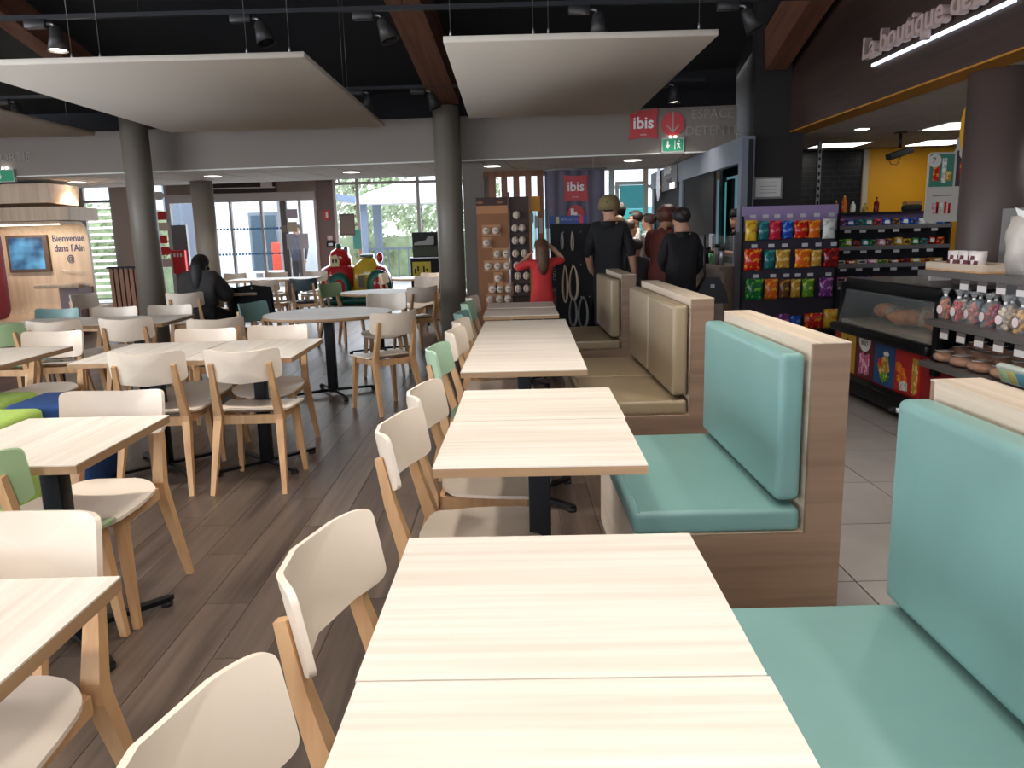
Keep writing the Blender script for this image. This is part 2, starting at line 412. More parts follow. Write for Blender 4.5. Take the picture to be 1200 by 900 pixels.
def superell(a, b, n, k=28, cx=0, cy=0):
    o = []
    for j in range(k):
        t = 2*PI*j/k; c, s_ = math.cos(t), math.sin(t)
        o.append((cx+a*math.copysign(abs(c)**(2/n), c), cy+b*math.copysign(abs(s_)**(2/n), s_)))
    return o
def seat_z(u, v):
    z = .452-.014*(1-(u/.22)**2)*(1 if v < .1 else max(0, 1-(v-.1)/.1))
    if v > .12: z -= .9*(v-.12)**2/.1*.55
    if v < -.12: z += .03*((-v-.12)/.08)**2
    return z
so_ = superell(.215, .205, 3.6, 32, 0, .005)
so_ = [(x*(1.0+.10*y/.2), y) for x, y in so_]
seat_mb = shell(so_, lambda u, v: Vector((u, v, seat_z(u, v))), lambda u, v: Vector((0, 0, 1)), .012)
seat_me = seat_mb.mesh('seat')
def back_p(u, v):  # u width, v height 0.58..0.80
    return Vector((u, -.305-.18*(v-.69)+.09*(abs(u)/.21)**2.2, v+.024*(u/.21)**2))
bo = superell(.204, .088, 9.0, 56, 0, .711)
back_mb = shell(bo, back_p, lambda u, v: Vector((-.8*u/.21*.75, 1, .2)).normalized(), .013)
back_me = back_mb.mesh('backrest')
def leg_back(s):
    m = MB()
    P = [(s*.158, -.290, .735), (s*.162, -.262, .60), (s*.168, -.215, .44), (s*.172, -.215, .40), (s*.200, -.325, 0)]
    m.tube(P, [.012, .0165, .0215, .0215, .0125], square=True); return m.mesh('leg')
def leg_front(s):
    m = MB(); m.tube([(s*.165, .115, .435), (s*.168, .118, .40), (s*.195, .145, 0)], [.02, .02, .0125], square=True); return m.mesh('leg')
ap = MB()
ap.box(-.155, .155, .105, .125, .385, .43); ap.box(-.16, .16, -.2, -.18, .375, .425)
apron_me = ap.mesh('apron')
side_me = {s: MB().box(s*.168-.009, s*.168+.009, -.18, .10, .385, .43).mesh('side_rail') for s in (-1, 1)}
legs_me = [leg_back(-1), leg_back(1), leg_front(-1), leg_front(1)]
for me in legs_me+[apron_me]+list(side_me.values()): me.materials.append(M_LEG)
seat_me.materials.append(M_WHITE); back_me.materials.append(M_WHITE)
def make_chair(label):
    t = thing('chair', label, 'chair', group='shell chairs with beech legs')
    obj('seat', seat_me, None, t); obj('backrest', back_me, None, t)
    for me in legs_me: obj('leg', me, None, t)
    MB().box(-.155, .155, .105, .125, .385, .43).build('front_rail', M_LEG, t)
    MB().box(-.16, .16, -.2, -.18, .375, .425).build('rear_rail', M_LEG, t)
    for s in (-1, 1): obj('side_rail', side_me[s], None, t)
    return t
chair0 = make_chair('x'); first = [True]
def chair(mx, my, face, label, m=None, off=.305):
    """mx,my: middle of the top of the backrest; face: direction it faces in degrees (0=+X, 90=+Y)"""
    a = rad(face); x = mx+off*math.cos(a); y = my+off*math.sin(a)
    mm = {M_WHITE.name: m} if m else None
    if first[0] and not m:
        first[0] = False; chair0.location = (x, y, 0); chair0.rotation_euler = (0, 0, a-PI/2); chair0['label'] = label; return chair0
    return dup(chair0, (x, y, 0), a-PI/2, label, matmap=mm)
# beside the middle row, facing the tables
chair(-.435, .83, -6, 'cream chair nearest the camera, backrest cut by the bottom picture edge')
chair(-.405, 1.42, -8, 'cream chair at the front table pair, second from the camera')
chair(-.40, 2.42, -7, 'cream chair with its seat in view beside the second table pair')
chair(-.375, 2.96, -6, 'cream chair at the rear half of the second table pair')
chair(-.425, 4.10, -5, 'mint green chair at the front of the long middle table set', M_MINT)
chair(-.38, 4.82, -6, 'cream chair right behind the mint green chair of the middle row')
chair(-.375, 5.37, -5, 'second cream chair behind the mint green chair of the middle row')
chair(-.40, 5.92, -2, 'grey teal chair in the middle row, between cream and mint chairs', M_TEAL)
chair(-.40, 6.8, -4, 'mint green chair farther back in the middle row', M_MINT)
chair(-.39, 7.42, -5, 'last cream chair of the middle row, nearest the grey column')
# left hand tables
chair(-1.10, 1.66, -91, 'cream chair behind the table in the bottom left corner')
chair(-1.59, 3.10, -90, 'cream chair facing the camera behind the second left table, seat and legs in view')
chair(-1.64, 2.16, 86, 'sage green chair at the left edge, back turned to the camera', M_GREEN)
chair(-3.13, 5.37, -88, 'cream chair behind the left table beside the green and blue poufs')
chair(-3.98, 6.0, 84, 'sage green chair at the left edge, before the wooden welcome kiosk', M_GREEN)
chair(-4.20, 7.32, -90, 'grey teal chair behind the long left table, before the welcome kiosk', M_TEAL)
chair(-3.67, 7.33, -88, 'cream chair behind the long left table, left of the grey column')
chair(-3.18, 7.38, -88, 'cream chair behind the long left table, right of the grey column')
chair(-3.60, 6.10, 96, 'cream chair with its back to the camera at the long left table, left one')
chair(-3.05, 6.14, 94, 'cream chair with its back to the camera at the long left table, right one')
chair(-1.99, 4.16, 92, 'cream chair turned away at the double table, left of two')
chair(-1.47, 4.16, 90, 'cream chair turned away at the double table, right of two')
chair(-2.05, 5.29, -90, 'cream chair facing the camera behind the double table, left of two')
chair(-1.59, 5.38, -90, 'cream chair facing the camera behind the double table, right of two')
chair(-2.24, 5.95, 118, 'cream chair half hidden between the double table and the round table')
chair(-.88, 6.1, 128, 'cream chair pulled out to the right of the round table, turned away')
chair(-2.49, 7.43, -20, 'grey teal chair to the left of the round table', M_TEAL)
chair(-1.28, 8.2, -90, 'cream chair behind the round table facing the camera')
chair(-2.40, 10.3, -30, 'sage green chair to the left of the second round table', M_GREEN)
chair(-3.80, 9.15, 102, 'cream chair in which the person in the dark coat sits')
chair(-3.62, 11.6, 85, 'cream chair turned away at the table before the entrance doors')
chair(-3.08, 11.7, 88, 'dark slate chair before the entrance doors', M_DKTEAL)
chair(-.98, 9.1, 128, 'cream chair turned away to the right of the second round table')
chair(-1.15, 11.3, -115, 'cream chair beside the middle column, facing left')
chair(-1.20, 12.6, -92, 'cream chair beyond the third round table, before the vending stand')
chair(-.95, 11.9, -170, 'sage green chair half hidden by the middle column', M_GREEN)
chair(-2.08, 12.75, -5, 'cream chair seen from the side in front of the tractor ride')
chair(-4.95, 14.3, -90, 'cream chair behind the entrance table, left of three')
chair(-4.22, 14.35, -90, 'cream chair behind the entrance table, middle of three')
chair(-3.48, 14.3, -92, 'cream chair behind the entrance table, right of three')
chair(-4.30, 10.9, 70, 'cream chair beside the left column, half hidden by the dark coat')
chair(-5.15, 9.4, -15, 'cream chair left of the nearest left column')

def place_table(x, y, a, w, d, label, name='dining_table'):
    t = make_table(name, w, d, label, group='wood topped tables on the left side'); t.location = (x, y, 0); t.rotation_euler = (0, 0, rad(a)); return t
place_table(-1.07, 1.13, 90, .66, .56, 'pale wood table in the bottom left corner')
place_table(-1.59, 2.60, 90, .66, .54, 'pale wood table second from the front on the left')
place_table(-3.20, 4.66, 91, .86, .66, 'pale wood table beside the poufs at the left edge')
place_table(-3.24, 6.78, 92, .74, .72, 'right half of the long left table before the grey column')
place_table(-3.97, 6.76, 92, .74, .72, 'left half of the long left table before the welcome kiosk')
place_table(-1.55, 4.74, 91, .82, .62, 'right half of the double table in the left middle')
place_table(-2.18, 4.73, 91, .82, .62, 'left half of the double table in the left middle')
place_table(-3.62, 10.2, 10, .74, .74, 'wood table at which the person in the dark coat sits')
place_table(-4.40, 13.5, 1, .66, .75, 'left wood table before the entrance doors')
place_table(-3.68, 13.5, 1, .8, .75, 'right wood table before the entrance doors')
def round_table(x, y, r, label, m=M_TABLE):
    h = .735; t = thing('round_table', label, 'table', (x, y, 0), 0, 'round tables')
    MB().lathe([(r-.003, h-.003), (r-.003, h)], 48).build('table_top', m, t)
    MB().lathe([(r-.004, h-.03), (r, h-.028), (r, h-.005), (r-.003, h-.0031)], 48).build('edge_band', M_TEDGE, t)
    MB().rbox(-.04, .04, -.04, .04, .02, h-.03, .006).build('pedestal', M_BLACK, t)
    MB().lathe([(.16, h-.045), (.16, h-.0305)], 20).build('top_bracket', M_BLACK, t)
    for k in range(4):
        a = .5+k*PI/2
        f_ = MB().tube([(0, 0, .04), (.38*math.cos(a), .38*math.sin(a), .03)], [.014, .011], 8).build('foot', M_BLACK, t)
        MB().lathe([(.02, 0), (.024, .012), (.02, .03)], 10, (.38*math.cos(a), .38*math.sin(a), 0)).build('glide', M_BLACKM, f_)
    return t
round_table(-1.62, 6.95, .56, 'round wood table in the left middle distance')
round_table(-1.60, 9.55, .45, 'second round table, bright with window light')
round_table(-1.47, 12.6, .42, 'third round table beside the tractor ride')
# ================================================================== OVERHEAD
M_PANEL = mat('acoustic_panel_felt', rgb(222, 212, 198), .9, var=.015, scale=30)
M_PEDGE = mat('acoustic_panel_edge', rgb(236, 226, 214), .8)
M_WIRE = mat('hanging_wire', rgb(120, 118, 116), .4, .7)
def hung_panel(x0, x1, y0, y1, z, label, wires):
    t = thing('ceiling_panel', label, 'ceiling panel', ((x0+x1)/2, (y0+y1)/2, z), 0, 'hanging acoustic panels')
    w = (x1-x0)/2; d = (y1-y0)/2
    MB().rbox(-w, w, -d, d, 0, .045, .004, 1).build('board', M_PANEL, t)
    for (x, y) in wires:
        zt = 5.0 if y < 4 else 5.0-(y-4.0)*1.85/7.2
        MB().tube([(x-(x0+x1)/2, y-(y0+y1)/2, .045), (x-(x0+x1)/2, y-(y0+y1)/2, zt-z-.02)], .0025, 5).build('wire', M_WIRE, t)
        MB().lathe([(.009, .045), (.009, .085), (.004, .10)], 8, (x-(x0+x1)/2, y-(y0+y1)/2, 0)).build('wire_clamp', M_STEEL, t)
    return t
hung_panel(-4.22, -1.52, 6.33, 10.28, 2.745, 'large cream panel hanging over the left tables', [(-3.35, 6.45), (-3.13, 6.45), (-1.98, 6.42), (-1.65, 6.42), (-1.6, 8.2), (-1.6, 8.4)])
hung_panel(-.43, 1.55, 5.98, 9.72, 2.745, 'cream panel hanging over the middle row, before the red hotel sign', [(-.38, 6.05), (.22, 6.05), (.33, 6.05), (1.42, 6.03)])
hung_panel(-8.0, -5.22, 6.4, 10.38, 2.745, 'cream panel at the left edge, only its corner showing', [(-5.4, 6.6), (-5.4, 10.1), (-7.6, 10.1)])
# ---- lighting tracks with spot heads
M_HEAD = mat('spot_head_grey', rgb(62, 60, 60), .45, .3)
M_TRACK = mat('track_black', rgb(34, 34, 38), .5, .3)
def lighting_track(y, z, x0, x1, label, yend=None):
    t = thing('lighting_track', label, 'track', (0, y, z), 0, 'ceiling lighting tracks')
    MB().box(x0, x1, -.02, .02, 0, .035).build('rail', M_TRACK, t)
    k = x0+.3
    while k < x1:
        zt = (5.0 if y < 4 else 5.0-(y-4.0)*1.85/7.2)-z
        if k < 2.9 and zt > .05: MB().tube([(k, 0, .035), (k, 0, zt)], .004, 5).build('hanger', M_TRACK, t)
        k += 2.1
def spot_head(x, y, z, aim, label, power=0., lit=True, size=1., ang=110):
    """track head: box adapter under the rail, arm and a conical shade; aim = direction of the beam"""
    t = thing('spotlight', label, 'spotlight', (x, y, z), 0, 'track spotlights')
    MB().rbox(-.20, -.03, -.03, .03, -.065, -.002, .006, 1).build('adapter', M_HEAD, t)
    MB().tube([(-.03, 0, -.03), (.02, 0, -.035), (.035, 0, -.075)], .011, 6).build('arm', M_STEEL, t)
    q = Matrix.Translation((.04, 0, -.085)) @ look(aim)
    sh = MB().lathe([(.035, -.03), (.05, 0.0), (.056, .05), (.076, .155), (.072, .155), (.05, .06)], 18, (0, 0, 0), q).build('shade', M_HEAD, t)
    MB().lathe([(.068, .140), (.0001, .150)], 18, (0, 0, 0), q).build('lens', M_LAMP if lit else M_BLACKM, sh)
    if lit and power > 0:
        d = bpy.data.lights.new('spot', 'SPOT'); d.energy = power; d.spot_size = rad(ang); d.spot_blend = .8; d.shadow_soft_size = .07*size; d.color = (1, .94, .86)
        o = bpy.data.objects.new('spot', d); COL.objects.link(o); o.parent = t
        o.matrix_local = q @ Matrix.Translation((0, 0, .17)) @ Matrix.Rotation(PI, 4, 'X')
    return t
lighting_track(6.70, 3.16, -9.5, 2.9, 'front lighting track crossing above the hanging panels')
lighting_track(9.85, 3.12, -9.5, 2.4, 'rear lighting track above the far ends of the panels')
P1 = 110
spot_head(-3.62, 6.70, 3.16, (0, -.05, -1), 'lit track spotlight at the upper left', P1)
spot_head(-1.98, 6.70, 3.16, (.3, -.2, -1), 'unlit looking spotlight above the right corner of the large left panel', 0, False)
spot_head(-1.0, 6.70, 3.16, (.35, -.1, -1), 'tilted spotlight in front of the brown roof beam', 0, False)
spot_head(.73, 6.70, 3.16, (-.02, -.05, -1), 'lit track spotlight above the middle panel', P1)
spot_head(1.92, 6.70, 3.16, (.5, -.15, -1), 'tilted spotlight at the top centre right', 0, False)
spot_head(2.0, 9.85, 3.12, (0, 0, -1), 'lit spotlight above the round red arrow sign', 90)
spot_head(-1.66, 9.85, 3.12, (-.35, 0, -1), 'small spotlight behind the large left panel, near its rear corner', 0, False)
spot_head(-.92, 9.85, 3.12, (.35, 0, -1), 'small spotlight just left of the middle column top', 0, False)
spot_head(-4.2, 9.85, 3.12, (.3, -.1, -1), 'small spotlight behind the left panels', 0, False)
spot_head(-5.9, 9.85, 3.12, (.1, -.3, -1), 'spotlight on the rear track above the far left tables', 80)
# the same tracks go on above and behind the camera
lighting_track(3.4, 3.3, -9.5, 2.9, 'lighting track above the second table pair')
lighting_track(.3, 3.3, -9.5, 2.9, 'lighting track straight above the camera')
lighting_track(-2.8, 3.3, -9.5, 2.9, 'lighting track behind the camera')
n_ = 0
for yy, pw in ((3.4, 100), (.3, 95), (-2.8, 80)):
    for q_, xx in enumerate((-6.2, -4.6, -3.1, -1.7, -.5, .7, 1.9)):
        n_ += 1
        spot_head(xx, yy, 3.3, (.0, .08, -1), 'lit spotlight, %s from the left on the track %s' % (['first', 'second', 'third', 'fourth', 'fifth', 'sixth', 'seventh'][q_], 'above the second table pair' if yy > 3 else ('straight above the camera' if yy > 0 else 'behind the camera')), pw, ang=130, size=1.6)
# ---- brown laminated roof beams
M_BEAM = wood('roof_beam_brown', rgb(128, 84, 62), rgb(92, 58, 43), axis=1, freq=22, rough=.6)
def roof_beam(a, b, w, h, label):
    a = Vector(a); b = Vector(b); d = (b-a); L = d.length
    q = Matrix.Translation(a) @ Matrix.Rotation(math.atan2(-d.x, d.y), 4, 'Z') @ Matrix.Rotation(math.asin(d.z/L), 4, 'X')
    o = MB().box(-w/2, w/2, 0, L, 0, h).build('roof_beam', M_BEAM); o.matrix_world = q
    tag(o, label, 'beam', 'brown roof beams'); return o
roof_beam((-.74, 10.3, 3.0), (-1.32, 4.2, 4.6), .34, .42, 'brown roof beam rising from the top of the middle column')
roof_beam((-4.83, 10.5, 3.05), (-5.2, 4.2, 4.6), .22, .42, 'brown roof beam rising from the left column')
roof_beam((2.86, 8.66, 3.0), (2.86, 4.2, 4.35), .22, .42, 'brown roof beam beside the shop fascia')
# ---- round downlights in the low ceiling
for i, (x, y, w) in enumerate([(-6.68, 12.55, 'nearest the welcome kiosk'), (-4.4, 12.1, 'behind the left columns'), (-2.3, 12.0, 'above the entrance tables'), (-.2, 11.6, 'right of the middle column'), (1.76, 11.25, 'below the green exit sign at the right')]):
    t = thing('downlight', 'round lit downlight in the low ceiling '+w, 'downlight', (x, y, 2.352), 0, 'round downlights')
    MB().lathe([(.13, -.012), (.14, -.004), (.14, .002)], 24).build('rim', M_GRID, t)
    MB().lathe([(.0001, -.0125), (.118, -.0125), (.118, -.006)], 24).build('lens', M_LAMP, t)
    d = bpy.data.lights.new('down', 'SPOT'); d.energy = 100; d.spot_size = rad(120); d.spot_blend = .7; d.shadow_soft_size = .1; d.color = (1, .92, .82)
    o = bpy.data.objects.new('down', d); COL.objects.link(o); o.parent = t; o.location = (0, 0, -.03)
# ================================================================== THE SHOP ON THE RIGHT
M_SHOPF = wood('shop_fascia_dark_wood', rgb(66, 47, 40), rgb(46, 32, 28), axis=1, freq=30, rough=.55)
M_OCHRE = mat('ochre_paint', rgb(176, 120, 30), .6, var=.03, scale=2)
M_YELLOW = mat('yellow_wall_paint', rgb(226, 160, 10), .6, var=.03, scale=1.5)
XF = 3.05
f = MB(); f.box(XF, XF+.15, -5, 9.25, 2.385, 4.95); sf = struct(f.build('wall_shop_fascia', M_SHOPF), 'dark wood shop fascia with raised backlit lettering')
f = MB(); f.box(XF+.002, XF+.22, -5, 9.2, 2.372, 2.386); f.build('soffit_strip', M_OCHRE, sf)  # ochre colour stands in for the yellow light on the ceiling edge
sg = thing('shop_sign', 'raised backlit letters of the shop name on the dark fascia', 'sign', (XF, 0, 0))
M_LETT = mat('sign_letter_front', rgb(186, 160, 154), .5)
M_GLOW = mat('sign_backlight', (1, 1, 1), .4, emit=(.70, .82, 1), estr=1.3)
ztx = lambda y: 2.80
tx = text('La boutique des', .235, M_LETT, sg, (-.06, 6.84, 2.79), (rad(90), 0, rad(-90)), .03, bold=.005, align='LEFT')
w_ = max(v.co.x for v in tx.data.vertices)
for v in tx.data.vertices: v.co.x *= 1.66/w_
MB().box(-.022, -.004, 4.95, 6.80, 2.655, 2.68).build('backlight', M_GLOW, sg)
MB().box(-.05, -.004, 4.80, 5.08, 2.72, 2.92).build('green_emblem', mat('sign_green', rgb(90, 170, 60), .5), sg)
# shop ceiling with tiles
f = MB(); f.box(XF+.2, 8.9, 1.0, 11.1, 2.385, 2.45); sc_ = struct(f.build('ceiling', mat('shop_grid', rgb(150, 146, 140), .7)), 'tiled shop ceiling with square light panels')
tl = MB(); tl.box(-.295, .295, -.295, .295, -.006, .004); tls = tl.mesh('tile'); tls.materials.append(M_CEILT)
leds = [(4.18, 10.18), (5.45, 10.2), (4.78, 8.5), (4.78, 5.4), (4.2, 3.6), (6.0, 6.5), (6.0, 3.6)]
for i in range(9):
    for j in range(16):
        x, y = 3.56+.6*i, 1.32+.6*j
        obj('ceiling_tile', tls, None, sc_, (x, y, 2.382))
for i, (x, y) in enumerate(leds):
    t = thing('light_panel', ['square light panel before the black tiled wall', 'square light panel above the yellow wall', 'square light panel left of the shop column', 'square light panel above the bread case', 'square light panel above the near shelves', 'square light panel deeper in the shop', 'square light panel in the near shop corner'][i], 'light', (x, y, 2.374), 0, 'shop ceiling light panels')
    MB().box(-.30, .30, -.30, .30, -.006, 0).build('frame', M_GRID, t)
    MB().box(-.28, .28, -.28, .28, -.009, -.0062).build('diffuser', M_LED, t)
t = thing('downlight', 'small round downlight in the shop ceiling before the light panel', 'downlight', (3.75, 8.55, 2.374), 0, 'round downlights')
MB().lathe([(.08, -.008), (.085, 0)], 18).build('rim', M_GRID, t); MB().lathe([(.0001, -.009), (.07, -.0085)], 18).build('lens', M_LAMP, t)
# rear walls
brk = bpy.data.materials.new('black_metro_tile'); brk.use_nodes = True; n = brk.node_tree.nodes; l = brk.node_tree.links
bt = n.new('ShaderNodeTexBrick'); tc = n.new('ShaderNodeTexCoord'); mp = n.new('ShaderNodeMapping'); mp.inputs['Rotation'].default_value = (rad(90), 0, 0)
l.new(tc.outputs['Object'], mp.inputs[0]); l.new(mp.outputs[0], bt.inputs['Vector']); bt.inputs['Color1'].default_value = (*rgb(20, 20, 22), 1); bt.inputs['Color2'].default_value = (*rgb(26, 26, 28), 1)
bt.inputs['Mortar'].default_value = (*rgb(52, 52, 54), 1); bt.inputs['Scale'].default_value = 3.3; bt.inputs['Mortar Size'].default_value = .012
l.new(bt.outputs[0], n['Principled BSDF'].inputs['Base Color']); n['Principled BSDF'].inputs['Roughness'].default_value = .3
wallbox('wall_shop_black', brk, 2.95, 4.9, 11.0, 11.15, 0, 2.45)
wallbox('wall_shop_yellow', M_YELLOW, 4.9, 8.9, 11.0, 11.15, 0, 2.45)
f = MB().box(4.86, 4.93, 10.96, 11.0, 0, 2.38); struct(f.build('trim_1', mat('beige_trim', rgb(196, 180, 150), .6)))
M_DKW = mat('near_black_wall', rgb(34, 29, 29), .8, var=.06, scale=2)
wallbox('wall_dark', M_DKW, 2.66, 3.2, 8.72, 8.86, 0, 4.2)
wallbox('wall_dark_side', M_DKW, 3.05, 3.2, 8.86, 11.0, 0, 4.2)
c = thing('certificate', 'framed white certificate on the dark wall above the candy rack', 'picture', (2.83, 8.71, 1.80))
MB().box(-.155, .155, -.012, 0, -.115, .115).build('frame', mat('cert_frame_grey', rgb(120, 116, 112), .5), c)
MB().box(-.135, .135, -.0145, -.0122, -.095, .095).build('sheet', mat('cert_paper', rgb(206, 200, 194), .7), c)
for k in range(4): MB().box(-.09, .09, -.0155, -.0148, .05-.035*k, .056-.035*k).build('text_line', mat('cert_ink', rgb(130, 126, 122), .7), c)
# slotted shop posts
for x in (3.32, 3.72):
    t = thing('slotted_post', 'slotted steel shelving post before the black tiled wall, '+('left' if x < 3.5 else 'right')+' one', 'post', (x, 9.6, 0))
    MB().box(-.022, .022, -.015, .015, 0, 2.37).build('upright', M_STEEL, t)
    for k in range(16): MB().box(-.012, .012, -.017, -.0152, .95+.085*k, .99+.085*k).build('slot', M_BLACKM, t)
# ------------------------------------------------------------------ candy rack
CR = thing('candy_rack', 'black peg rack full of candy bags with a lilac header board', 'rack', (2.97, 8.35, 0))
MB().box(-.5, .5, .03, .28, 0, 1.34).build('back_board', mat('rack_back_purple_black', rgb(46, 38, 52), .6), CR)
MB().box(-.5, .5, .02, .05, 1.34, 1.60).build('header_board', mat('lilac_board', rgb(150, 128, 168), .5), CR)
for x in (-.505, .505): MB().box(x-.012, x+.012, .0, .03, 0, 1.5).build('upright', M_BLACK, CR)
for zz in (.30, .06): MB().box(-.5, .5, -.28, .03, zz, zz+.02).build('shelf', M_BLACK, CR)
MB().box(-.5, .5, -.3, .28, 0, .06).build('plinth', M_BLACKM, CR)
def pillow_mesh(w, h, d):
    m = MB(); nx_, nz_ = 6, 8; V = []
    for s in (-1, 1):
        for j in range(nz_+1):
            for i in range(nx_+1):
                u = i/nx_*2-1; v = j/nz_*2-1
                k = max(0, (1-u**4)*(1-min(1, abs(v)/.86)**4))
                V.append((u*w/2*(1-.05*(1-abs(v))), s*d/2*k+s*.001+.004*math.sin(7*v+3*u)*k, v*h/2))
    F = []; q = (nx_+1)*(nz_+1)
    for s in (0, 1):
        for j in range(nz_):
            for i in range(nx_):
                a = s*q+j*(nx_+1)+i; f_ = [a, a+1, a+nx_+2, a+nx_+1]; F.append(f_ if s == 0 else f_[::-1])
    bd = [i for i in range(nx_+1)]+[j*(nx_+1)+nx_ for j in range(1, nz_+1)]+[nz_*(nx_+1)+i for i in range(nx_-1, -1, -1)]+[j*(nx_+1) for j in range(nz_-1, 0, -1)]
    for k in range(len(bd)):
        a, b = bd[k], bd[(k+1) % len(bd)]; F.append([b, a, a+q, b+q])
    return m.add(V, F, True)
def foil(name, c1, c2):
    if name in MATS: return MATS[name]
    m = mat(name, c1, .22, var=0); n = m.node_tree.nodes; l = m.node_tree.links
    tc = n.new('ShaderNodeTexCoord'); nz = n.new('ShaderNodeTexNoise'); nz.inputs['Scale'].default_value = 26; nz.inputs['Detail'].default_value = 3
    l.new(tc.outputs['Object'], nz.inputs['Vector']); cr = n.new('ShaderNodeValToRGB'); l.new(nz.outputs['Fac'], cr.inputs[0])
    cr.color_ramp.interpolation = 'CONSTANT'; cr.color_ramp.elements[1].position = .55
    cr.color_ramp.elements[0].color = (*c1, 1); cr.color_ramp.elements[1].color = (*c2, 1); l.new(cr.outputs[0], n['Principled BSDF'].inputs['Base Color']); return m
CC = {'yellow': (rgb(220, 180, 50), rgb(200, 130, 40)), 'teal': (rgb(30, 100, 105), rgb(60, 150, 140)), 'crimson': (rgb(190, 30, 60), rgb(225, 80, 90)), 'blue': (rgb(30, 70, 170), rgb(90, 150, 220)), 'red': (rgb(200, 30, 25), rgb(235, 150, 40)), 'white': (rgb(225, 225, 215), rgb(180, 190, 180)), 'orange': (rgb(220, 100, 25), rgb(240, 170, 50)), 'gold': (rgb(190, 140, 50), rgb(230, 200, 110)), 'dark red': (rgb(110, 20, 20), rgb(190, 40, 30)), 'green': (rgb(20, 110, 60), rgb(120, 180, 60)), 'lime': (rgb(90, 150, 40), rgb(180, 200, 70)), 'brown': (rgb(110, 70, 40), rgb(190, 140, 60)), 'pink': (rgb(215, 110, 150), rgb(240, 190, 210)), 'purple': (rgb(110, 50, 120), rgb(200, 120, 190))}
def bag(colr, x, y, z, w, h, label, group='candy bags on the peg rack', d=.05):
    t = thing('candy_bag', label, 'candy', (x, y, z), 0, group)
    pillow_mesh(w, h, d).build('pouch', foil('foil_'+colr.replace(' ', '_'), *CC[colr]), t)
    MB().box(-w/2, w/2, -.0025, .0025, h/2-.002, h/2+.022).build('header_card', foil('foil_'+colr.replace(' ', '_'), *CC[colr]), t)
    MB().tube([(0, -.03, h/2+.016), (0, .10, h/2+.02)], .003, 5).build('peg_hook', M_STEEL, t)
    return t
rows = [(1.36, [('yellow', 2.53, .13, .19), ('teal', 2.66, .12, .17), ('crimson', 2.78, .13, .17), ('blue', 2.91, .12, .16), ('red', 3.05, .15, .16), ('orange', 3.19, .13, .16), ('white', 3.34, .14, .18)]),
        (1.06, [('red', 2.555, .19, .2), ('teal', 2.73, .12, .17), ('gold', 2.87, .16, .17), ('orange', 3.08, .17, .17), ('gold', 3.22, .12, .15), ('dark red', 3.38, .17, .17)]),
        (.75, [('green', 2.58, .20, .2), ('orange', 2.76, .15, .19), ('brown', 2.90, .12, .17), ('gold', 3.02, .11, .17), ('lime', 3.15, .13, .17), ('purple', 3.34, .15, .18)])]
ordw = ['first', 'second', 'third', 'fourth', 'fifth', 'sixth', 'seventh']
for r_, (z, bs) in enumerate(rows):
    for k, (c_, x, w, h) in enumerate(bs):
        bag(c_, x, 8.27, z-.02, w*.95, h, '%s candy bag, %s from the left in the %s row of the peg rack' % (c_, ordw[k], ['top', 'middle', 'lower'][r_]))
        for dx in (0,):
            MB().box(x-.03-2.97, x+.03-2.97, -.13, -.126, z+.115, z+.15).build('price_tag', mat('price_tag_grey', rgb(190, 186, 188), .6), CR)
# low shelf of the rack
for k, (c_, x, w, h) in enumerate([('purple', 2.86, .14, .16), ('blue', 2.99, .12, .14), ('red', 3.18, .2, .16), ('yellow', 3.36, .15, .2)]):
    t = pillow_mesh(w, h, .06).build('candy_box', foil('foil_'+c_, *CC[c_])); t.location = (x, 8.16, .325+h/2)
    tag(t, '%s candy bag standing on the low shelf under the pegs, %s from the left' % (c_, ordw[k]), 'candy', 'bags on the low rack shelf')
# ------------------------------------------------------------------ gondola shelves
GS = thing('shelf_unit', 'dark shop shelving with packets and price tags, before the yellow wall', 'shelf unit', (4.36, 9.0, 0))
MB().box(-.66, .66, .30, .34, 0, 1.50).build('back_panel', mat('gondola_back', rgb(38, 36, 44), .7), GS)
MB().box(-.66, .66, .285, .30, 1.38, 1.52).build('header_board', mat('lilac_board', rgb(150, 128, 168), .5), GS)
for z in (1.355, 1.125, .925, .72, .12):
    s_ = MB().box(-.66, .66, -.02, .30, z, z+.018).build('shelf', mat('shelf_steel', rgb(120, 116, 114), .45, .4), GS)
    MB().box(-.66, .66, -.026, -.021, z-.025, z+.019).build('price_rail', mat('price_rail_grey', rgb(104, 100, 100), .5), s_)
    for k in range(6):
        x = -.55+.2*k+random.uniform(-.03, .03)
        MB().box(x-.035, x+.035, -.031, -.0265, z-.06, z-.03).build('price_tag', mat('price_tag_grey', rgb(190, 186, 188), .6), s_)
for x in (-.665, .665): MB().box(x-.01, x+.01, .02, .34, 0, 1.5).build('side_panel', M_BLACKM, GS)
items = {1.373: ['purple', 'blue', 'teal', 'teal', 'crimson', 'blue', 'brown', 'blue', 'blue', 'white', 'white', 'blue'], 1.143: ['green', 'lime', 'dark red', 'teal', 'green', 'pink', 'brown', 'gold', 'yellow', 'green', 'teal', 'dark red', 'red'], .943: ['white', 'red', 'white', 'pink', 'lime', 'brown', 'dark red', 'gold', 'orange', 'gold'], .738: ['pink', 'brown', 'purple', 'orange']}
lv = {1.373: 'top', 1.143: 'second', .943: 'third', .738: 'fourth'}
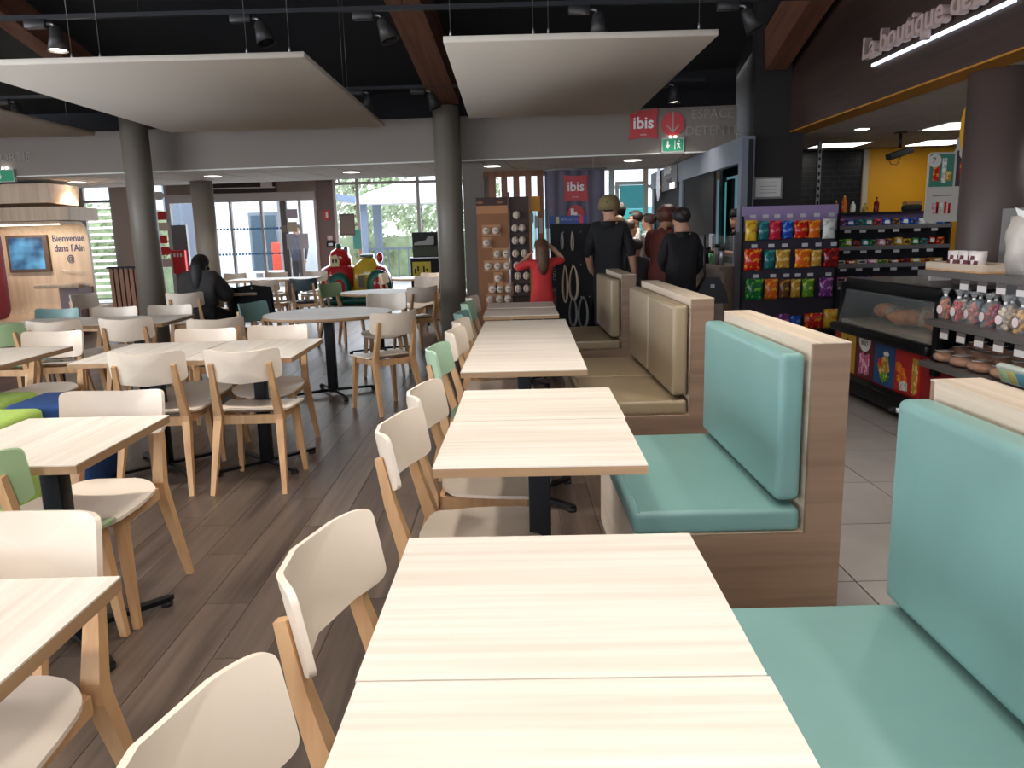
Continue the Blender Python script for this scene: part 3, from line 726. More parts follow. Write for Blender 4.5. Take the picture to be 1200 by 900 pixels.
for z, cs in items.items():
    wd = 1.24/max(len(cs), 8)
    for k, c_ in enumerate(cs):
        h = {1.373: .07, 1.143: .08, .943: .045, .738: .05}[z]*random.uniform(.85, 1.15); x = 4.36-.62+wd*(k+.5)
        t = thing('snack_packet', '%s packet, %s from the left on the %s shop shelf' % (c_, (ordw+['eighth', 'ninth', 'tenth', 'eleventh', 'twelfth', 'thirteenth'])[k], lv[z]), 'packet', (x, 9.08, z), random.uniform(-.05, .05), 'packets on the shop shelves')
        MB().rbox(-wd*.44, wd*.44, -.05, .06, .001, h, .006, 1).build('carton', foil('foil_'+c_.replace(' ', '_'), *CC[c_]), t)
        MB().box(-wd*.25, wd*.25, -.0515, -.05, h*.25, h*.75).build('print', M_PRINTW if k % 2 else mat('print_dark', rgb(60, 40, 50), .5), t)
# things on top of the gondola and beyond
for k, (x, h, c_) in enumerate([(3.78, .16, 'brown'), (3.88, .22, 'orange'), (3.98, .14, 'white'), (4.12, .10, 'gold'), (4.25, .17, 'dark red')]):
    t = thing('bottle', '%s bottle standing on top of the shop shelving, %s from the left' % (c_, ordw[k]), 'bottle', (x, 9.2, 1.52), 0, 'bottles on top of the shop shelving')
    MB().lathe([(.028, 0), (.03, .01), (.03, h*.6), (.012, h*.8), (.011, h*.9)], 12).build('body', foil('foil_'+c_.replace(' ', '_'), *CC[c_]), t)
    MB().lathe([(.013, h*.9), (.013, h)], 10).build('cap', M_BLACKM, t)
GS2 = MB().box(-.66, .66, .02, .34, 1.50, 1.52).build('top_shelf', M_BLACKM, GS)
t = thing('black_hat_box', 'black rounded box standing on the shelving before the yellow wall', 'box', (4.66, 9.2, 1.52))
MB().rbox(-.10, .10, -.06, .06, 0, .075, .03, 3).build('body', M_BLACKM, t); MB().box(-.085, .085, -.055, .055, .076, .11).build('lid', mat('box_lid_tan', rgb(150, 110, 60), .6), t)
# ------------------------------------------------------------------ projector, poster, disc
t = thing('ceiling_projector', 'black projector hanging from the shop ceiling before the yellow wall', 'projector', (4.38, 9.0, 2.376))
MB().lathe([(.07, -.012), (.07, 0)], 14).build('ceiling_plate', M_BLACK, t); MB().tube([(0, 0, -.01), (.0, 0, -.17)], .016, 8).build('drop_arm', M_BLACK, t)
MB().rbox(-.14, .12, -.07, .07, -.07, 0, .015, 2, Matrix.Translation((0, 0, -.19)) @ Matrix.Rotation(rad(-17), 4, 'Y')).build('body', M_BLACKM, t)
MB().tube([(-.12, 0, -.27), (-.09, 0, -.34), (-.02, 0, -.345), (.02, 0, -.25)], .004, 5).build('cable', M_BLACKM, t)
PO = thing('hanging_poster', 'white hanging poster with a green and a dark product picture beside the column', 'poster', (3.93, 7.0, 1.39), 0)
o_ = [(-.27, .02), (-.25, 0), (.27, 0), (.27, .73), (.0, .73), (-.03, .70), (-.03, .62), (-.05, .59), (-.25, .59), (-.27, .57)]
MB().prism(o_, -.006, .006, 'y').build('board', mat('poster_white', rgb(196, 190, 180), .6), PO)
def pic(x0, x1, z0, z1, m, nm, d=.0065): return MB().box(x0, x1, -d-.002, -d+.0003, z0, z1).build(nm, m, PO)
pic(-.255, -.045, .30, .575, mat('poster_green', rgb(56, 124, 104), .5), 'green_picture'); pic(-.025, .25, .30, .60, mat('poster_navy', rgb(52, 50, 62), .5), 'dark_picture')
for x, w, h, c_ in ((-.20, .05, .16, 'red'), (-.13, .04, .21, 'white'), (-.09, .05, .1, 'gold'), (.05, .09, .17, 'red')): pic(x-w/2, x+w/2, .33+(.02 if h < .2 else 0), .33+h, MATS['foil_'+c_], 'product_picture', .0095)
for k in range(5): pic(-.21+.035*k, -.19+.035*k, .07, .16+.01*(k % 2), MATS['foil_'+['pink', 'dark_red', 'white', 'red', 'dark_red'][k]], 'drink_picture')
pic(.02, .05, .10, .2, MATS['foil_green'], 'drink_picture')
for (x, z, s) in ((-.215, .52, '7'), (.045, .58, '8')):
    MB().lathe([(.055, -.002), (.055, .002)], 22, (0, 0, 0), Matrix.Translation((x, -.0125, z)) @ Matrix.Rotation(rad(90), 4, 'X')).build('price_disc', mat('poster_disc', rgb(206, 202, 196), .6), PO)
    text(s, .07, mat('poster_ink', rgb(60, 58, 56), .6), PO, (x-.01, -.0155, z), depth=.0006, name='price')
text('SANDWICH', .038, mat('poster_ink', rgb(60, 58, 56), .6), PO, (.13, -.007, .675), depth=.0006)
text('BOISSON AU CHOIX', .018, MATS['poster_ink'], PO, (-.13, -.007, .225), depth=.0006)
for x in (-.2, .2): MB().tube([(x, 0, .6 if x < 0 else .73), (x, 0, .98)], .002, 5).build('wire', M_WIRE, PO)
t = MB().lathe([(.19, -.006), (.20, 0), (.19, .006)], 30, (0, 0, 0), Matrix.Translation((3.37, 5.9, 2.06)) @ Matrix.Rotation(rad(90), 4, 'Y') @ Matrix.Rotation(rad(12), 4, 'X')).build('round_sign', M_YELLOW)
tag(t, 'round yellow sign seen nearly edge on beside the brown column', 'sign')
# ------------------------------------------------------------------ bread case
FC = thing('display_case', 'black refrigerated bread case with colourful picture panels on its side', 'display case', (2.70, 5.0, 0))
L = 1.48
MB().box(.04, .95, 0, L, .05, .20).build('plinth', M_BLACKM, FC)
MB().box(.02, .95, 0, L, .20, .555).build('lower_body', mat('case_red', rgb(150, 30, 30), .5), FC)
MB().rbox(-.03, .95, -.02, L+.02, .53, .60, .02, 2).build('bumper', M_BLACK, FC)
MB().rbox(-.02, .02, -.02, L+.02, .175, .215, .01, 1).build('lower_rail', M_BLACK, FC)
MB().box(.05, .93, .02, L-.02, .60, .625).build('tray', mat('case_tray', rgb(150, 138, 120), .5), FC)
MB().box(.10, .95, 0, L, .92, .955).build('top', M_BLACK, FC)
MB().rbox(.08, .14, -.01, L+.01, .85, .965, .012, 2).build('top_rail', M_BLACK, FC)
for y in (-.01, L-.03): MB().box(.04, .95, y, y+.04, .6, .93).build('end_frame', M_BLACK, FC)
MB().box(.93, .95, 0, L, .6, .92).build('rear_panel', M_BLACKM, FC)
M_PANE = mat('case_glass', (.9, .95, .95), .05, alpha=.06)
Mg = Matrix.Translation((.02, 0, .60)) @ Matrix.Rotation(rad(12), 4, 'Y'); MB().box(-.003, .003, .03, L-.03, 0, .28, Mg).build('glass', M_PANE, FC)
MB().box(.12, .95, .02, L-.02, .957, .962).build('glass_lid', M_PANE, FC)
cols4 = [('case_picture_yellow', rgb(206, 160, 50)), ('case_picture_maroon', rgb(96, 26, 30)), ('case_picture_blue', rgb(30, 78, 130)), ('case_picture_red', rgb(176, 34, 36))]
bw = [(1.36, 1.08), (1.08, .76), (.76, .44), (.44, .10)]
for (nm, c_), (y1, y0) in zip(cols4, bw):
    p = MB().box(.012, .0205, y0+.004, y1-.004, .225, .525).build('picture_panel', mat(nm, c_, .45), FC)
    yc = (y0+y1)/2
    if 'yellow' in nm:
        MB().prism([(yc-.045, .27), (yc+.045, .27), (yc+.05, .33), (yc+.03, .42), (yc+.012, .49), (yc-.012, .49), (yc-.03, .42), (yc-.05, .33)], .009, .0118, 'x').build('bottle_print', mat('print_brown', rgb(70, 30, 26), .5), p)
        MB().box(.0075, .0088, yc-.03, yc+.03, .36, .42).build('red_print', M_RED, p)
    if 'maroon' in nm:
        MB().prism([(yc+.10*math.cos(a), .525+.10*math.sin(a)) for a in [PI+i*PI/10 for i in range(11)]], .009, .0118, 'x').build('white_badge', M_PRINTW, p)
        text('BRIO', .05, mat('print_brown', rgb(70, 30, 26), .5), p, (.0085, yc, .49), (rad(90), 0, rad(-90)), .0006)
        for d_ in (-.05, .04): MB().prism([(yc+d_-.035, .26), (yc+d_+.035, .24), (yc+d_+.035, .40), (yc+d_-.035, .42)], .009, .0118, 'x').build('wrapper_print', foil('foil_pink', *CC['pink']), p)
    if 'blue' in nm:
        MB().prism([(yc-.09, .34), (yc+.03, .27), (yc+.10, .37), (yc+.03, .43), (yc-.05, .45)], .009, .0118, 'x').build('wrap_print', foil('foil_gold', *CC['gold']), p)
        MB().prism([(yc-.09, .30), (yc-.01, .24), (yc+.06, .29), (yc-.02, .33)], .0085, .0117, 'x').build('salad_print', foil('foil_lime', *CC['lime']), p)
        MB().prism([(yc+.02, .37), (yc+.07, .36), (yc+.08, .41), (yc+.03, .42)], .0075, .0085, 'x').build('red_print', M_RED, p)
        MB().prism([(yc-.03+.04*math.cos(a), .46+.018*math.sin(a)) for a in [i*PI/6 for i in range(12)]], .009, .0118, 'x').build('white_badge', M_PRINTW, p)
    if 'red' in nm:
        for d_, z_, r_ in ((.11, .40, .04), (.05, .37, .035), (.10, .32, .03), (0.02, .32, .03)): MB().prism([(yc+d_+r_*math.cos(a), z_+r_*math.sin(a)) for a in [i*PI/6 for i in range(12)]], .009, .0118, 'x').build('roll_print', foil('foil_orange', *CC['orange']), p)
        MB().prism([(yc-.02, .25), (yc+.08, .24), (yc+.09, .29), (yc+.02, .32), (yc-.02, .30)], .0085, .0117, 'x').build('sandwich_print', foil('foil_white', *CC['white']), p)
        MB().prism([(yc-.15, .27), (yc-.12, .24), (yc-.08, .26), (yc-.08, .49), (yc-.15, .49)], .0085, .0117, 'x').build('baguette_print', foil('foil_gold', *CC['gold']), p)
M_BREAD = mat('bread_crust', rgb(176, 112, 62), .6, var=.35, scale=18, bump=.3)
M_BAGP = mat('paper_bag', rgb(186, 164, 134), .7, var=.08, scale=9)
for k, (x, y, a, l_, st) in enumerate([(3.0, 6.2, .3, .14, .05), (3.0, 5.95, -.6, .16, .06), (2.95, 5.7, .9, .18, .06), (3.05, 5.5, .2, .2, .07), (3.0, 5.28, 1.2, .18, .07), (3.12, 5.15, -.2, .16, .06), (3.15, 5.8, .5, .15, .1), (3.2, 5.4, .1, .15, .1)]):
    t = thing('wrapped_baguette', 'wrapped sandwich in the glass bread case, %s from the rear' % (ordw+['eighth'])[k], 'sandwich', (x, y, .63), a, 'sandwiches in the bread case')
    MB().ball((0, 0, .075), (st, l_, .062), 12, 8).build('bread', M_BREAD, t)
    MB().tube([(0, -l_*1.06, .055), (0, -l_*.3, .075)], [.055, st*1.12], 10).build('paper_sleeve', M_BAGP, t)
# cart handle beside the case
t = thing('metal_stand', 'low grey metal stand with white tube end at the foot of the bread case', 'stand', (2.56, 4.92, 0))
MB().box(-.02, .02, -.03, .03, 0, .17).build('post', M_STEEL, t); MB().tube([(.1, -.02, .17), (-.06, .04, .19)], .016, 8).build('white_tube', M_PRINTW, t); MB().tube([(-.06, .04, .19), (-.1, .06, .19)], .02, 8).build('tube_end', M_BLACKM, t)
# ------------------------------------------------------------------ near shelves with candy jars
M_SHG = mat('grey_steel_shelf', rgb(118, 114, 112), .4, .5)
SU = thing('shelf_unit', 'grey steel shelving with jars, bagged sweets and bread, behind the nearest bench', 'shelf unit', (2.66, 3.2, 0))
L2 = 1.78
for y in (.02, L2-.04): MB().box(.45, .49, y, y+.04, 0, 1.075).build('post', M_BLACK, SU)
MB().box(.03, .07, L2-.10, L2-.04, .42, .78).build('post', M_BLACK, SU)
MB().box(.47, .49, 0, 1.84, .8, 1.46).build('back_panel', mat('grey_sheet', rgb(140, 138, 136), .5, .3), SU)
for z, x0 in ((1.06, .10), (.765, .0), (.50, -.02), (.12, 0)):
    LL = 2.1 if z > 1 else L2
    s_ = MB().box(x0, .49, 0, LL, z, z+.016).build('shelf', M_SHG, SU)
    MB().box(x0-.004, x0-.0002, 0, LL, z-.02, z+.018).build('front_lip', M_SHG, s_)
    if z > .6:
        for k in range(9):
            y = .1+k*.18
            MB().box(x0-.008, x0-.0045, y-.045, y+.045, z-.085, z-.022).build('tag_holder', mat('tag_holder_grey', rgb(92, 84, 84), .5), s_)
            MB().box(x0-.0105, x0-.0082, y-.042, y+.042, z-.08, z-.045).build('price_tag', mat('price_tag_white', rgb(214, 208, 206), .6), s_)
M_CELLO = mat('cellophane', (.9, .9, .9), .12, alpha=.12)
def sweets(colr, m, x, y, z, label):
    t = thing('sweet_bag', label, 'sweets', (x, y, z), random.uniform(-.2, .2), 'bagged sweets on the steel shelf')
    b = MB(); rnd = random.Random(int(y*1000))
    for k in range(14): b.ball((rnd.uniform(-.02, .02), rnd.uniform(-.02, .02), .016+.008*k), .014, 7, 5)
    b.build('filling', m, t)
    MB().lathe([(.032, .002), (.037, .02), (.037, .11), (.024, .14), (.008, .152), (.024, .185), (.028, .198)], 14).build('cellophane_bag', M_CELLO, t)
    MB().lathe([(.010, .146), (.010, .158)], 8).build('twist_tie', M_PRINTW, t)
    MB().lathe([(.0001, .002), (.027, .002), (.027, 0)], 16, (0, 0, 0), Matrix.Translation((-.040, -.005, .065)) @ Matrix.Rotation(rad(90), 4, 'Y')).build('round_label', mat('label_pale_pink', rgb(226, 206, 206), .6), t)
cw = [('amber', rgb(190, 100, 50)), ('pale', rgb(222, 204, 184)), ('red', rgb(190, 30, 36)), ('blue', rgb(96, 130, 156)), ('salmon', rgb(190, 110, 100)), ('magenta', rgb(170, 50, 80)), ('red-brown', rgb(150, 46, 40)), ('nut coloured', rgb(196, 164, 130)), ('cream', rgb(206, 186, 160)), ('violet', rgb(130, 70, 120)), ('golden', rgb(200, 150, 70)), ('rose', rgb(206, 120, 130)), ('brown', rgb(110, 70, 50))]
for k, (c_, v) in enumerate(cw):
    y = 4.90-k*.075
    sweets(c_, mat('sweets_'+c_.replace(' ', '_').replace('-', '_'), v, .35), 2.735+(.085 if k % 2 else 0), y, .783, '%s sweets in a clear tied bag with round label on the steel shelf' % c_)
t = thing('wooden_tray', 'pale wooden tray on the top steel shelf, holding the patterned mugs', 'tray', (2.93, 4.97, 1.078))
MB().box(-.13, .13, -.32, .32, .0, .012).build('bottom', M_LEG, t)
for a in ((-.13, -.118), (.118, .13)): MB().box(a[0], a[1], -.32, .32, 0.012, .05).build('side', M_BENCHW, t)
for a in ((-.32, -.308), (.308, .32)): MB().box(-.118, .118, a[0], a[1], .012, .05).build('end', M_BENCHW, t)
for k, y in enumerate((5.14, 5.025, 4.91)):
    t = thing('mug', 'white mug with dark red cow pattern in the wooden tray, %s from the rear' % ordw[k], 'mug', (2.92, y, 1.092), 0, 'patterned mugs in the tray')
    MB().lathe([(.04, 0), (.05, .005), (.052, .11), (.048, .11), (.046, .01), (.0001, .008)], 20).build('cup', mat('mug_white', rgb(228, 216, 212), .35), t)
    MB().tube([(0, .05, .09), (-.0, .085, .08), (0, .085, .035), (0, .05, .025)], .007, 6).build('handle', mat('mug_white', rgb(228, 216, 212), .35), t)
    for q in range(5):
        a = PI+(-.8+.4*q)
        MB().prism([(-.012, -.015), (.014, -.01), (.016, .012), (-.006, .016)], -.0012, .0012, 'x').build('cow_patch', mat('mug_patch', rgb(96, 26, 32), .5), t, (.0525*math.cos(a), .0525*math.sin(a), .04+.03*(q % 2)), (0, 0, a))
t = thing('shopping_bag', 'crumpled grey white foil coffee bag standing on the top steel shelf', 'bag', (2.88, 4.46, 1.078))
b = pillow_mesh(.19, .33, .11); b.v = [(x+.006*math.sin(40*z), y+.006*math.sin(33*x+20*z), z+.166) for x, y, z in b.v]
b.v = [(y, x, z) for x, y, z in b.v]; b.build('pouch', mat('crumpled_foil', rgb(186, 178, 170), .45, var=.12, scale=14, bump=.4), t)
MB().prism([(-.06, .31), (.02, .32), (.06, .38), (-.01, .36)], -.003, .003, 'x').build('folded_corner', M_PRINTW, t)
t = thing('sweet_bag', 'pink meringue sweets in a clear bag beside the foil coffee bag', 'sweets', (2.86, 4.27, 1.078))
b = MB()
for k in range(10): b.ball((random.uniform(-.03, .03), random.uniform(-.03, .03), .02+.014*k), .022, 7, 5)
b.build('filling', mat('sweets_pink', rgb(214, 150, 140), .4), t); MB().lathe([(.05, .002), (.06, .03), (.055, .15), (.02, .20), (.05, .25)], 14).build('cellophane_bag', M_CELLO, t)
t = thing('price_card', 'white card with red print standing on the bread case', 'card', (3.22, 5.85, .962))
MB().box(-.09, .09, -.02, .02, 0, .14).build('card', mat('paper_card', rgb(190, 182, 182), .6), t); MB().box(-.045, .045, -.021, -.0202, .09, .108).build('red_print', M_RED, t)
# bread bags on the sloping tray and bowls
k = 0
for i in range(3):
    for j in range(5):
        x = 2.73+.13*i; y = 4.86-.2*j+.04*i
        if y < 3.95 and i == 0: continue
        t = thing('bread_pack', 'flat bagged bread on the steel shelf, row %s, place %s from the rear' % (ordw[i], ordw[j]), 'bread', (x, y, .518+.018*i), random.uniform(-.4, .4), 'bagged breads on the steel shelf'); k += 1
        MB().ball((0, 0, .035), (.06, .085, .034), 10, 6).build('bread', M_BREAD, t)
        MB().ball((0, 0, .037), (.066, .095, .037), 10, 6).build('cellophane_bag', M_CELLO, t)
        MB().box(-.045, .045, -.03, .03, .071, .074).build('label_card', mat('label_pale', rgb(206, 192, 178), .6), t)
for k in range(4):
    t = thing('food_tub', '%s food tub with green printed sleeve on the steel shelf' % ['rear', 'second', 'third', 'front'][k], 'tub', (2.69, 4.12-.075*k, .52), rad(8), 'printed tubs on the steel shelf')
    Mt = Matrix.Rotation(rad(-25), 4, 'Y')
    MB().rbox(-.018, .018, -.05, .05, .01, .12, .01, 2, Mt).build('tub', mat('tub_clear', rgb(196, 206, 196), .3), t)
    MB().rbox(-.021, -.0185, -.036, .036, .025, .10, .001, 1, Mt).build('printed_sleeve', mat('tub_print_%d' % (k % 3), [rgb(170, 196, 150), rgb(190, 180, 110), rgb(90, 150, 170)][k % 3], .4), t)
# ================================================================== FAR GLAZED WALL
YW = 18.0
M_FRAME = mat('window_frame_grey', rgb(196, 192, 190), .45, .2)
M_GLZ = mat('window_glass', (.9, .95, 1), .04, alpha=.07)
M_DARKV = mat('vent_dark', rgb(62, 56, 54), .7)
def solid(name, x0, x1, z0, z1, m=M_WALL, d=.2, y=YW): return struct(MB().box(x0, x1, y, y+d, z0, z1).build(name, m))
nwin = [0]
def window(x0, x1, z0, z1, muls=(), trans=(), label=None):
    nwin[0] += 1
    w = bpy.data.objects.new('window_%d' % nwin[0], None); COL.objects.link(w); w.location = (x0, YW, z0); struct(w, label)
    W_, H_ = x1-x0, z1-z0
    f = MB(); f.box(0, .06, 0, .09, 0, H_); f.box(W_-.06, W_, 0, .09, 0, H_); f.box(.06, W_-.06, 0, .09, 0, .06); f.box(.06, W_-.06, 0, .09, H_-.06, H_); f.build('frame', M_FRAME, w)
    xs = [.06]+[m-x0 for m in muls]+[W_-.06]
    for m in muls: MB().box(m-x0-.035, m-x0+.035, 0, .09, .06, H_-.06).build('mullion', M_FRAME, w)
    for t in trans: MB().box(.06, W_-.06, .01, .08, t-z0-.03, t-z0+.03).build('transom', M_FRAME, w)
    for a, b in zip(xs, xs[1:]): MB().box(a, b, .04, .05, .06, H_-.06).build('pane', M_GLZ, w)
    return w
solid('wall_far', -10, -9.55, 0, 2.9); w1 = window(-9.55, -8.85, 0, 2.9, (), (2.33,), 'tall window with louvres behind the welcome kiosk')
solid('wall_far', -8.85, -8.1, 0, 2.9, mat('pinkish_pier', rgb(200, 182, 172), .7)); window(-8.1, -7.62, 0, 2.9, (), (), 'narrow window with arrow stickers')
solid('wall_far', -7.62, -4.28, 2.42, 2.9, mat('beige_wall', rgb(172, 156, 144), .8)); solid('wall_far', -4.28, -3.9, 0, 2.9, mat('pillar_mauve_grey', rgb(134, 122, 120), .7))
window(-3.9, -.7, 0.0, 2.78, (-3.36, -2.0), (2.58,), 'wide window behind the tractor ride')
solid('wall_far', -3.9, -.7, 2.78, 2.9); solid('wall_far', -.7, -.3, 0, 2.9, M_COLUMN)
window(-.3, 2.35, 0, 2.9, (.9,), (), 'window behind the slatted divider'); window(2.35, 4.2, 0, 2.9, (3.1,), (2.35,), 'window with cyan sheets at the far end'); solid('wall_far', 4.2, 9, 0, 2.9)
# louvres outside the first window
for k in range(14):
    o = MB().box(-.5, .5, -.05, .05, -.012, .012, Matrix.Rotation(rad(25), 4, 'X')).build('louvre_slat', M_PRINTW, w1); o.location = (.35, .5, .25+.15*k)
# arrow stickers
for k, (z, m, d, rr) in enumerate([(2.42, M_PRINTW, 1, 0), (1.98, M_RED, 0, 0), (1.74, mat('cream_print', rgb(226, 212, 186), .6), 1, 0), (1.46, M_RED, 0, 0), (1.2, M_RED, 1, 0), (.93, mat('pale_pink_print', rgb(206, 180, 176), .6), 0, 0)]):
    p = [(-.2, -.09), (.13, -.09), (.2, 0), (.13, .09), (-.2, .09)] if d else [(-.2, -.09), (.15, -.09), (.15, .09), (-.2, .09)]
    o = MB().prism(p, -.004, .004, 'y').build('arrow_sign', m); o.location = (-7.86+.03*(k % 3), YW-.003, z)
    tag(o, '%s pointer sign on the narrow window, %s from the top' % (['cream', 'red', 'pale cream', 'pink red', 'bright red', 'pale pink'][k], ordw[k]), 'sign', 'pointer signs on the window')
# sliding entrance door
D = bpy.data.objects.new('door_1', None); COL.objects.link(D); D.location = (-7.62, YW, 0); struct(D, 'sliding glass entrance door with white header')
MB().box(0, 3.34, -.12, .12, 2.24, 2.42).build('header', mat('door_header', rgb(206, 202, 200), .5), D)
MB().box(.05, 3.3, -.05, .05, 0, .03).build('threshold', M_STEEL, D)
for x, w in ((0, .06), (.62, .04), (1.38, .05), (2.07, .05), (2.52, .14), (2.93, .05), (3.28, .06)): MB().box(x, x+w, -.05, .05, .03, 2.24).build('stile', M_FRAME if w < .1 else mat('stile_grey', rgb(110, 104, 100), .5), D)
for a, b in ((.06, .62), (.66, 1.38), (1.43, 2.07), (2.12, 2.52), (2.66, 2.93), (2.98, 3.28)): MB().box(a, b, -.01, 0, .03, 2.24).build('pane', M_GLZ, D)
M_DOT = mat('blue_dots', rgb(30, 110, 170), .5)
for z in (1.62, 1.06):
    for k in range(24): MB().box(.75+.075*k, .795+.075*k, -.016, -.011, z, z+.045).build('blue_marker', M_DOT, D)
for k, (x, z, w, h, c_) in enumerate([(2.78, 1.95, .26, .2, rgb(200, 196, 204)), (2.78, 1.66, .2, .22, rgb(206, 202, 170)), (2.72, 1.34, .2, .34, rgb(196, 204, 220)), (3.0, 1.34, .22, .34, rgb(216, 220, 228)), (2.6, 1.62, .12, .16, rgb(150, 140, 120))]):
    o = MB().box(-w/2, w/2, -.003, .003, -h/2, h/2).build('notice_sheet', mat('notice_%d' % k, c_, .6)); o.location = (-7.62+x, YW-.06, z)
    tag(o, 'paper notice on the entrance door, %s' % ['top one', 'pale yellow one', 'large lower left one', 'large lower right one', 'small one at the stile'][k], 'notice', 'paper notices on the door')
t = thing('door_vent', 'dark air vent with white unit above the entrance door', 'vent', (-6.0, YW-.05, 2.58)); MB().box(-.85, .85, -.05, .05, -.14, .16).build('grille', M_DARKV, t); MB().box(-.85, .85, -.09, -.051, -.06, -.035).build('white_slat', M_PRINTW, t); MB().box(.55, .8, -.12, -.092, -.05, .1).build('white_unit', M_PRINTW, t)
# red box on grey post left of the door
t = thing('wall_box', 'red box on a grey post left of the entrance door', 'box', (-7.1, 17.2, 0)); MB().box(-.16, .16, 0, .1, 0, 1.75).build('post_panel', mat('post_grey', rgb(120, 120, 124), .5), t)
MB().rbox(-.15, .13, -.14, 0, .72, 1.22, .02, 2).build('red_box', M_RED, t)
for k in range(3): MB().box(-.11+.07*k, -.07+.07*k, -.143, -.1405, 1.08, 1.16).build('white_mark', M_PRINTW, t)
t = thing('fire_sign', 'small red fire extinguisher sign on the pillar right of the door', 'sign', (-4.07, YW, 1.9)); MB().box(-.075, .075, -.01, 0, -.11, .11).build('plate', M_RED, t); MB().box(-.02, .03, -.0125, -.0102, -.06, .07).build('white_mark', M_PRINTW, t)
t = thing('intercom', 'small dark intercom box on the pillar beside the door', 'intercom', (-4.02, YW, 1.25)); MB().rbox(-.09, .09, -.04, 0, -.06, .06, .01, 1).build('body', M_BLACKM, t); MB().box(-.05, .05, -.0425, -.0402, -.03, .03).build('screen', M_STEEL, t); MB().rbox(-.07, .05, -.03, 0, .1, .2, .01, 1).build('white_switch', M_PRINTW, t)
t = thing('notice_board', 'grey framed board on the wide window', 'board', (-3.62, YW-.01, 1.68)); MB().box(-.17, .17, -.01, .01, -.24, .24).build('frame', mat('board_frame', rgb(110, 104, 100), .5), t); MB().box(-.145, .145, -.013, -.0102, -.2, .2).build('sheet', mat('board_sheet', rgb(140, 130, 124), .6), t)
o = MB().box(-.09, .09, -.003, .003, -.22, .22).build('cyan_sheet', mat('cyan_print', rgb(90, 200, 205), .5)); o.location = (-3.42, YW-.002, 1.35); tag(o, 'small cyan sheet on the wide window beside the grey board', 'sheet')
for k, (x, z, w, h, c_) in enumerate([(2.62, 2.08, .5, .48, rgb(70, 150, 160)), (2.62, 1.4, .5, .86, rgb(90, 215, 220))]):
    o = MB().box(-w/2, w/2, -.003, .003, -h/2, h/2).build('cyan_poster', mat('cyan_poster_%d' % k, c_, .5, emit=c_, estr=.55)); o.location = (x, 16.9, z); tag(o, ['darker teal', 'bright cyan'][k]+' poster at the far end beyond the queue', 'poster', 'cyan posters')  # mild emission stands in for daylight shining through the sheets
t = thing('poster_frame', 'white frame holding the cyan posters at the far end', 'frame', (2.62, 16.95, 0)); MB().box(-.33, -.26, 0, .05, 0, 2.4).build('post', M_PRINTW, t); MB().box(.26, .36, 0, .05, 0, 2.8).build('post', M_PRINTW, t); MB().box(-.26, .26, 0, .05, 2.33, 2.4).build('rail', M_PRINTW, t)
# ================================================================== OUTSIDE
g = struct(MB().box(-60, 60, 18.2, 90, -.15, -.02).build('ground_outside', mat('pale_concrete', rgb(190, 188, 182), .9, var=.06, scale=.6)))
bd = thing('white_building', 'white building wing with grey windows outside the entrance', 'building', (-9.3, 27, 0))
MB().box(-6, 2.2, 0, 6, 0, 6.5).build('walls', mat('render_white', rgb(226, 230, 236), .8), bd)
for x in (-1.9, .55): 
    f_ = MB().box(x, x+1.0, -.05, 0, .3, 2.3).build('window', mat('bld_frame', rgb(120, 130, 140), .5), bd); MB().box(x+.08, x+.92, -.06, -.051, .38, 2.2).build('pane', mat('bld_glass', rgb(70, 90, 104), .15), f_)
t = thing('red_extinguisher', 'red cabinet outside seen through the entrance door', 'cabinet', (-7.6, 26.4, 0)); MB().rbox(-.25, .25, -.15, .15, .3, 1.3, .05, 2).build('body', mat('orange_red', rgb(220, 70, 40), .5), t); MB().box(-.2, .2, -.1, .1, 0, .3).build('foot', M_STEEL, t)
t = thing('outdoor_bench', 'white bench outside seen through the entrance door', 'bench', (-7.3, 24.2, 0)); MB().box(-.8, .8, -.2, .2, .40, .46).build('seat', M_PRINTW, t)
for x in (-.35, .35): MB().box(x-.06, x+.06, -.15, .15, 0, .4).build('leg', M_STEEL, t)
for x, y, nm in ((-8.2, 21.0, 'left of the door axis'), (-9.55, 23, 'farther left')):
    t = struct(MB().box(-.22, .22, -.22, .22, 0, 4.2).build('outdoor_pillar', mat('pillar_blue_grey', rgb(120, 130, 146), .7)), 'blue grey pillar outside '+nm); t.location = (x, y, 0)
# pergola with white canopy
PG = thing('pergola', 'white pyramid canopy on blue grey posts outside the wide window', 'pergola', (-2.6, 25.5, 0))
for x, y in ((-1.8, -1.2), (1.9, -1.2), (-1.8, 1.5), (1.9, 1.5)): MB().box(x-.13, x+.13, y-.13, y+.13, 0, 2.45).build('post', mat('pergola_post', rgb(110, 128, 150), .6), PG)
MB().add([(-2.3, -1.7, 2.45), (2.4, -1.7, 2.45), (2.4, 2.0, 2.45), (-2.3, 2.0, 2.45), (0, .2, 3.35)], [(0, 1, 4), (1, 2, 4), (2, 3, 4), (3, 0, 4), (3, 2, 1, 0)]).build('canopy', mat('canopy_white', rgb(240, 242, 246), .8), PG)
MB().box(-2.3, 2.4, -1.7, -1.64, 2.36, 2.45).build('valance', M_PRINTW, PG)
for k in range(12): MB().box(-1.7+.3*k, -1.66+.3*k, -1.2, -1.16, .1, 1.0).build('rail_bar', mat('rail_blue', rgb(84, 104, 120), .5), PG)
MB().box(-1.8, 1.9, -1.22, -1.14, 1.0, 1.06).build('top_rail', mat('rail_blue', rgb(84, 104, 120), .5), PG)
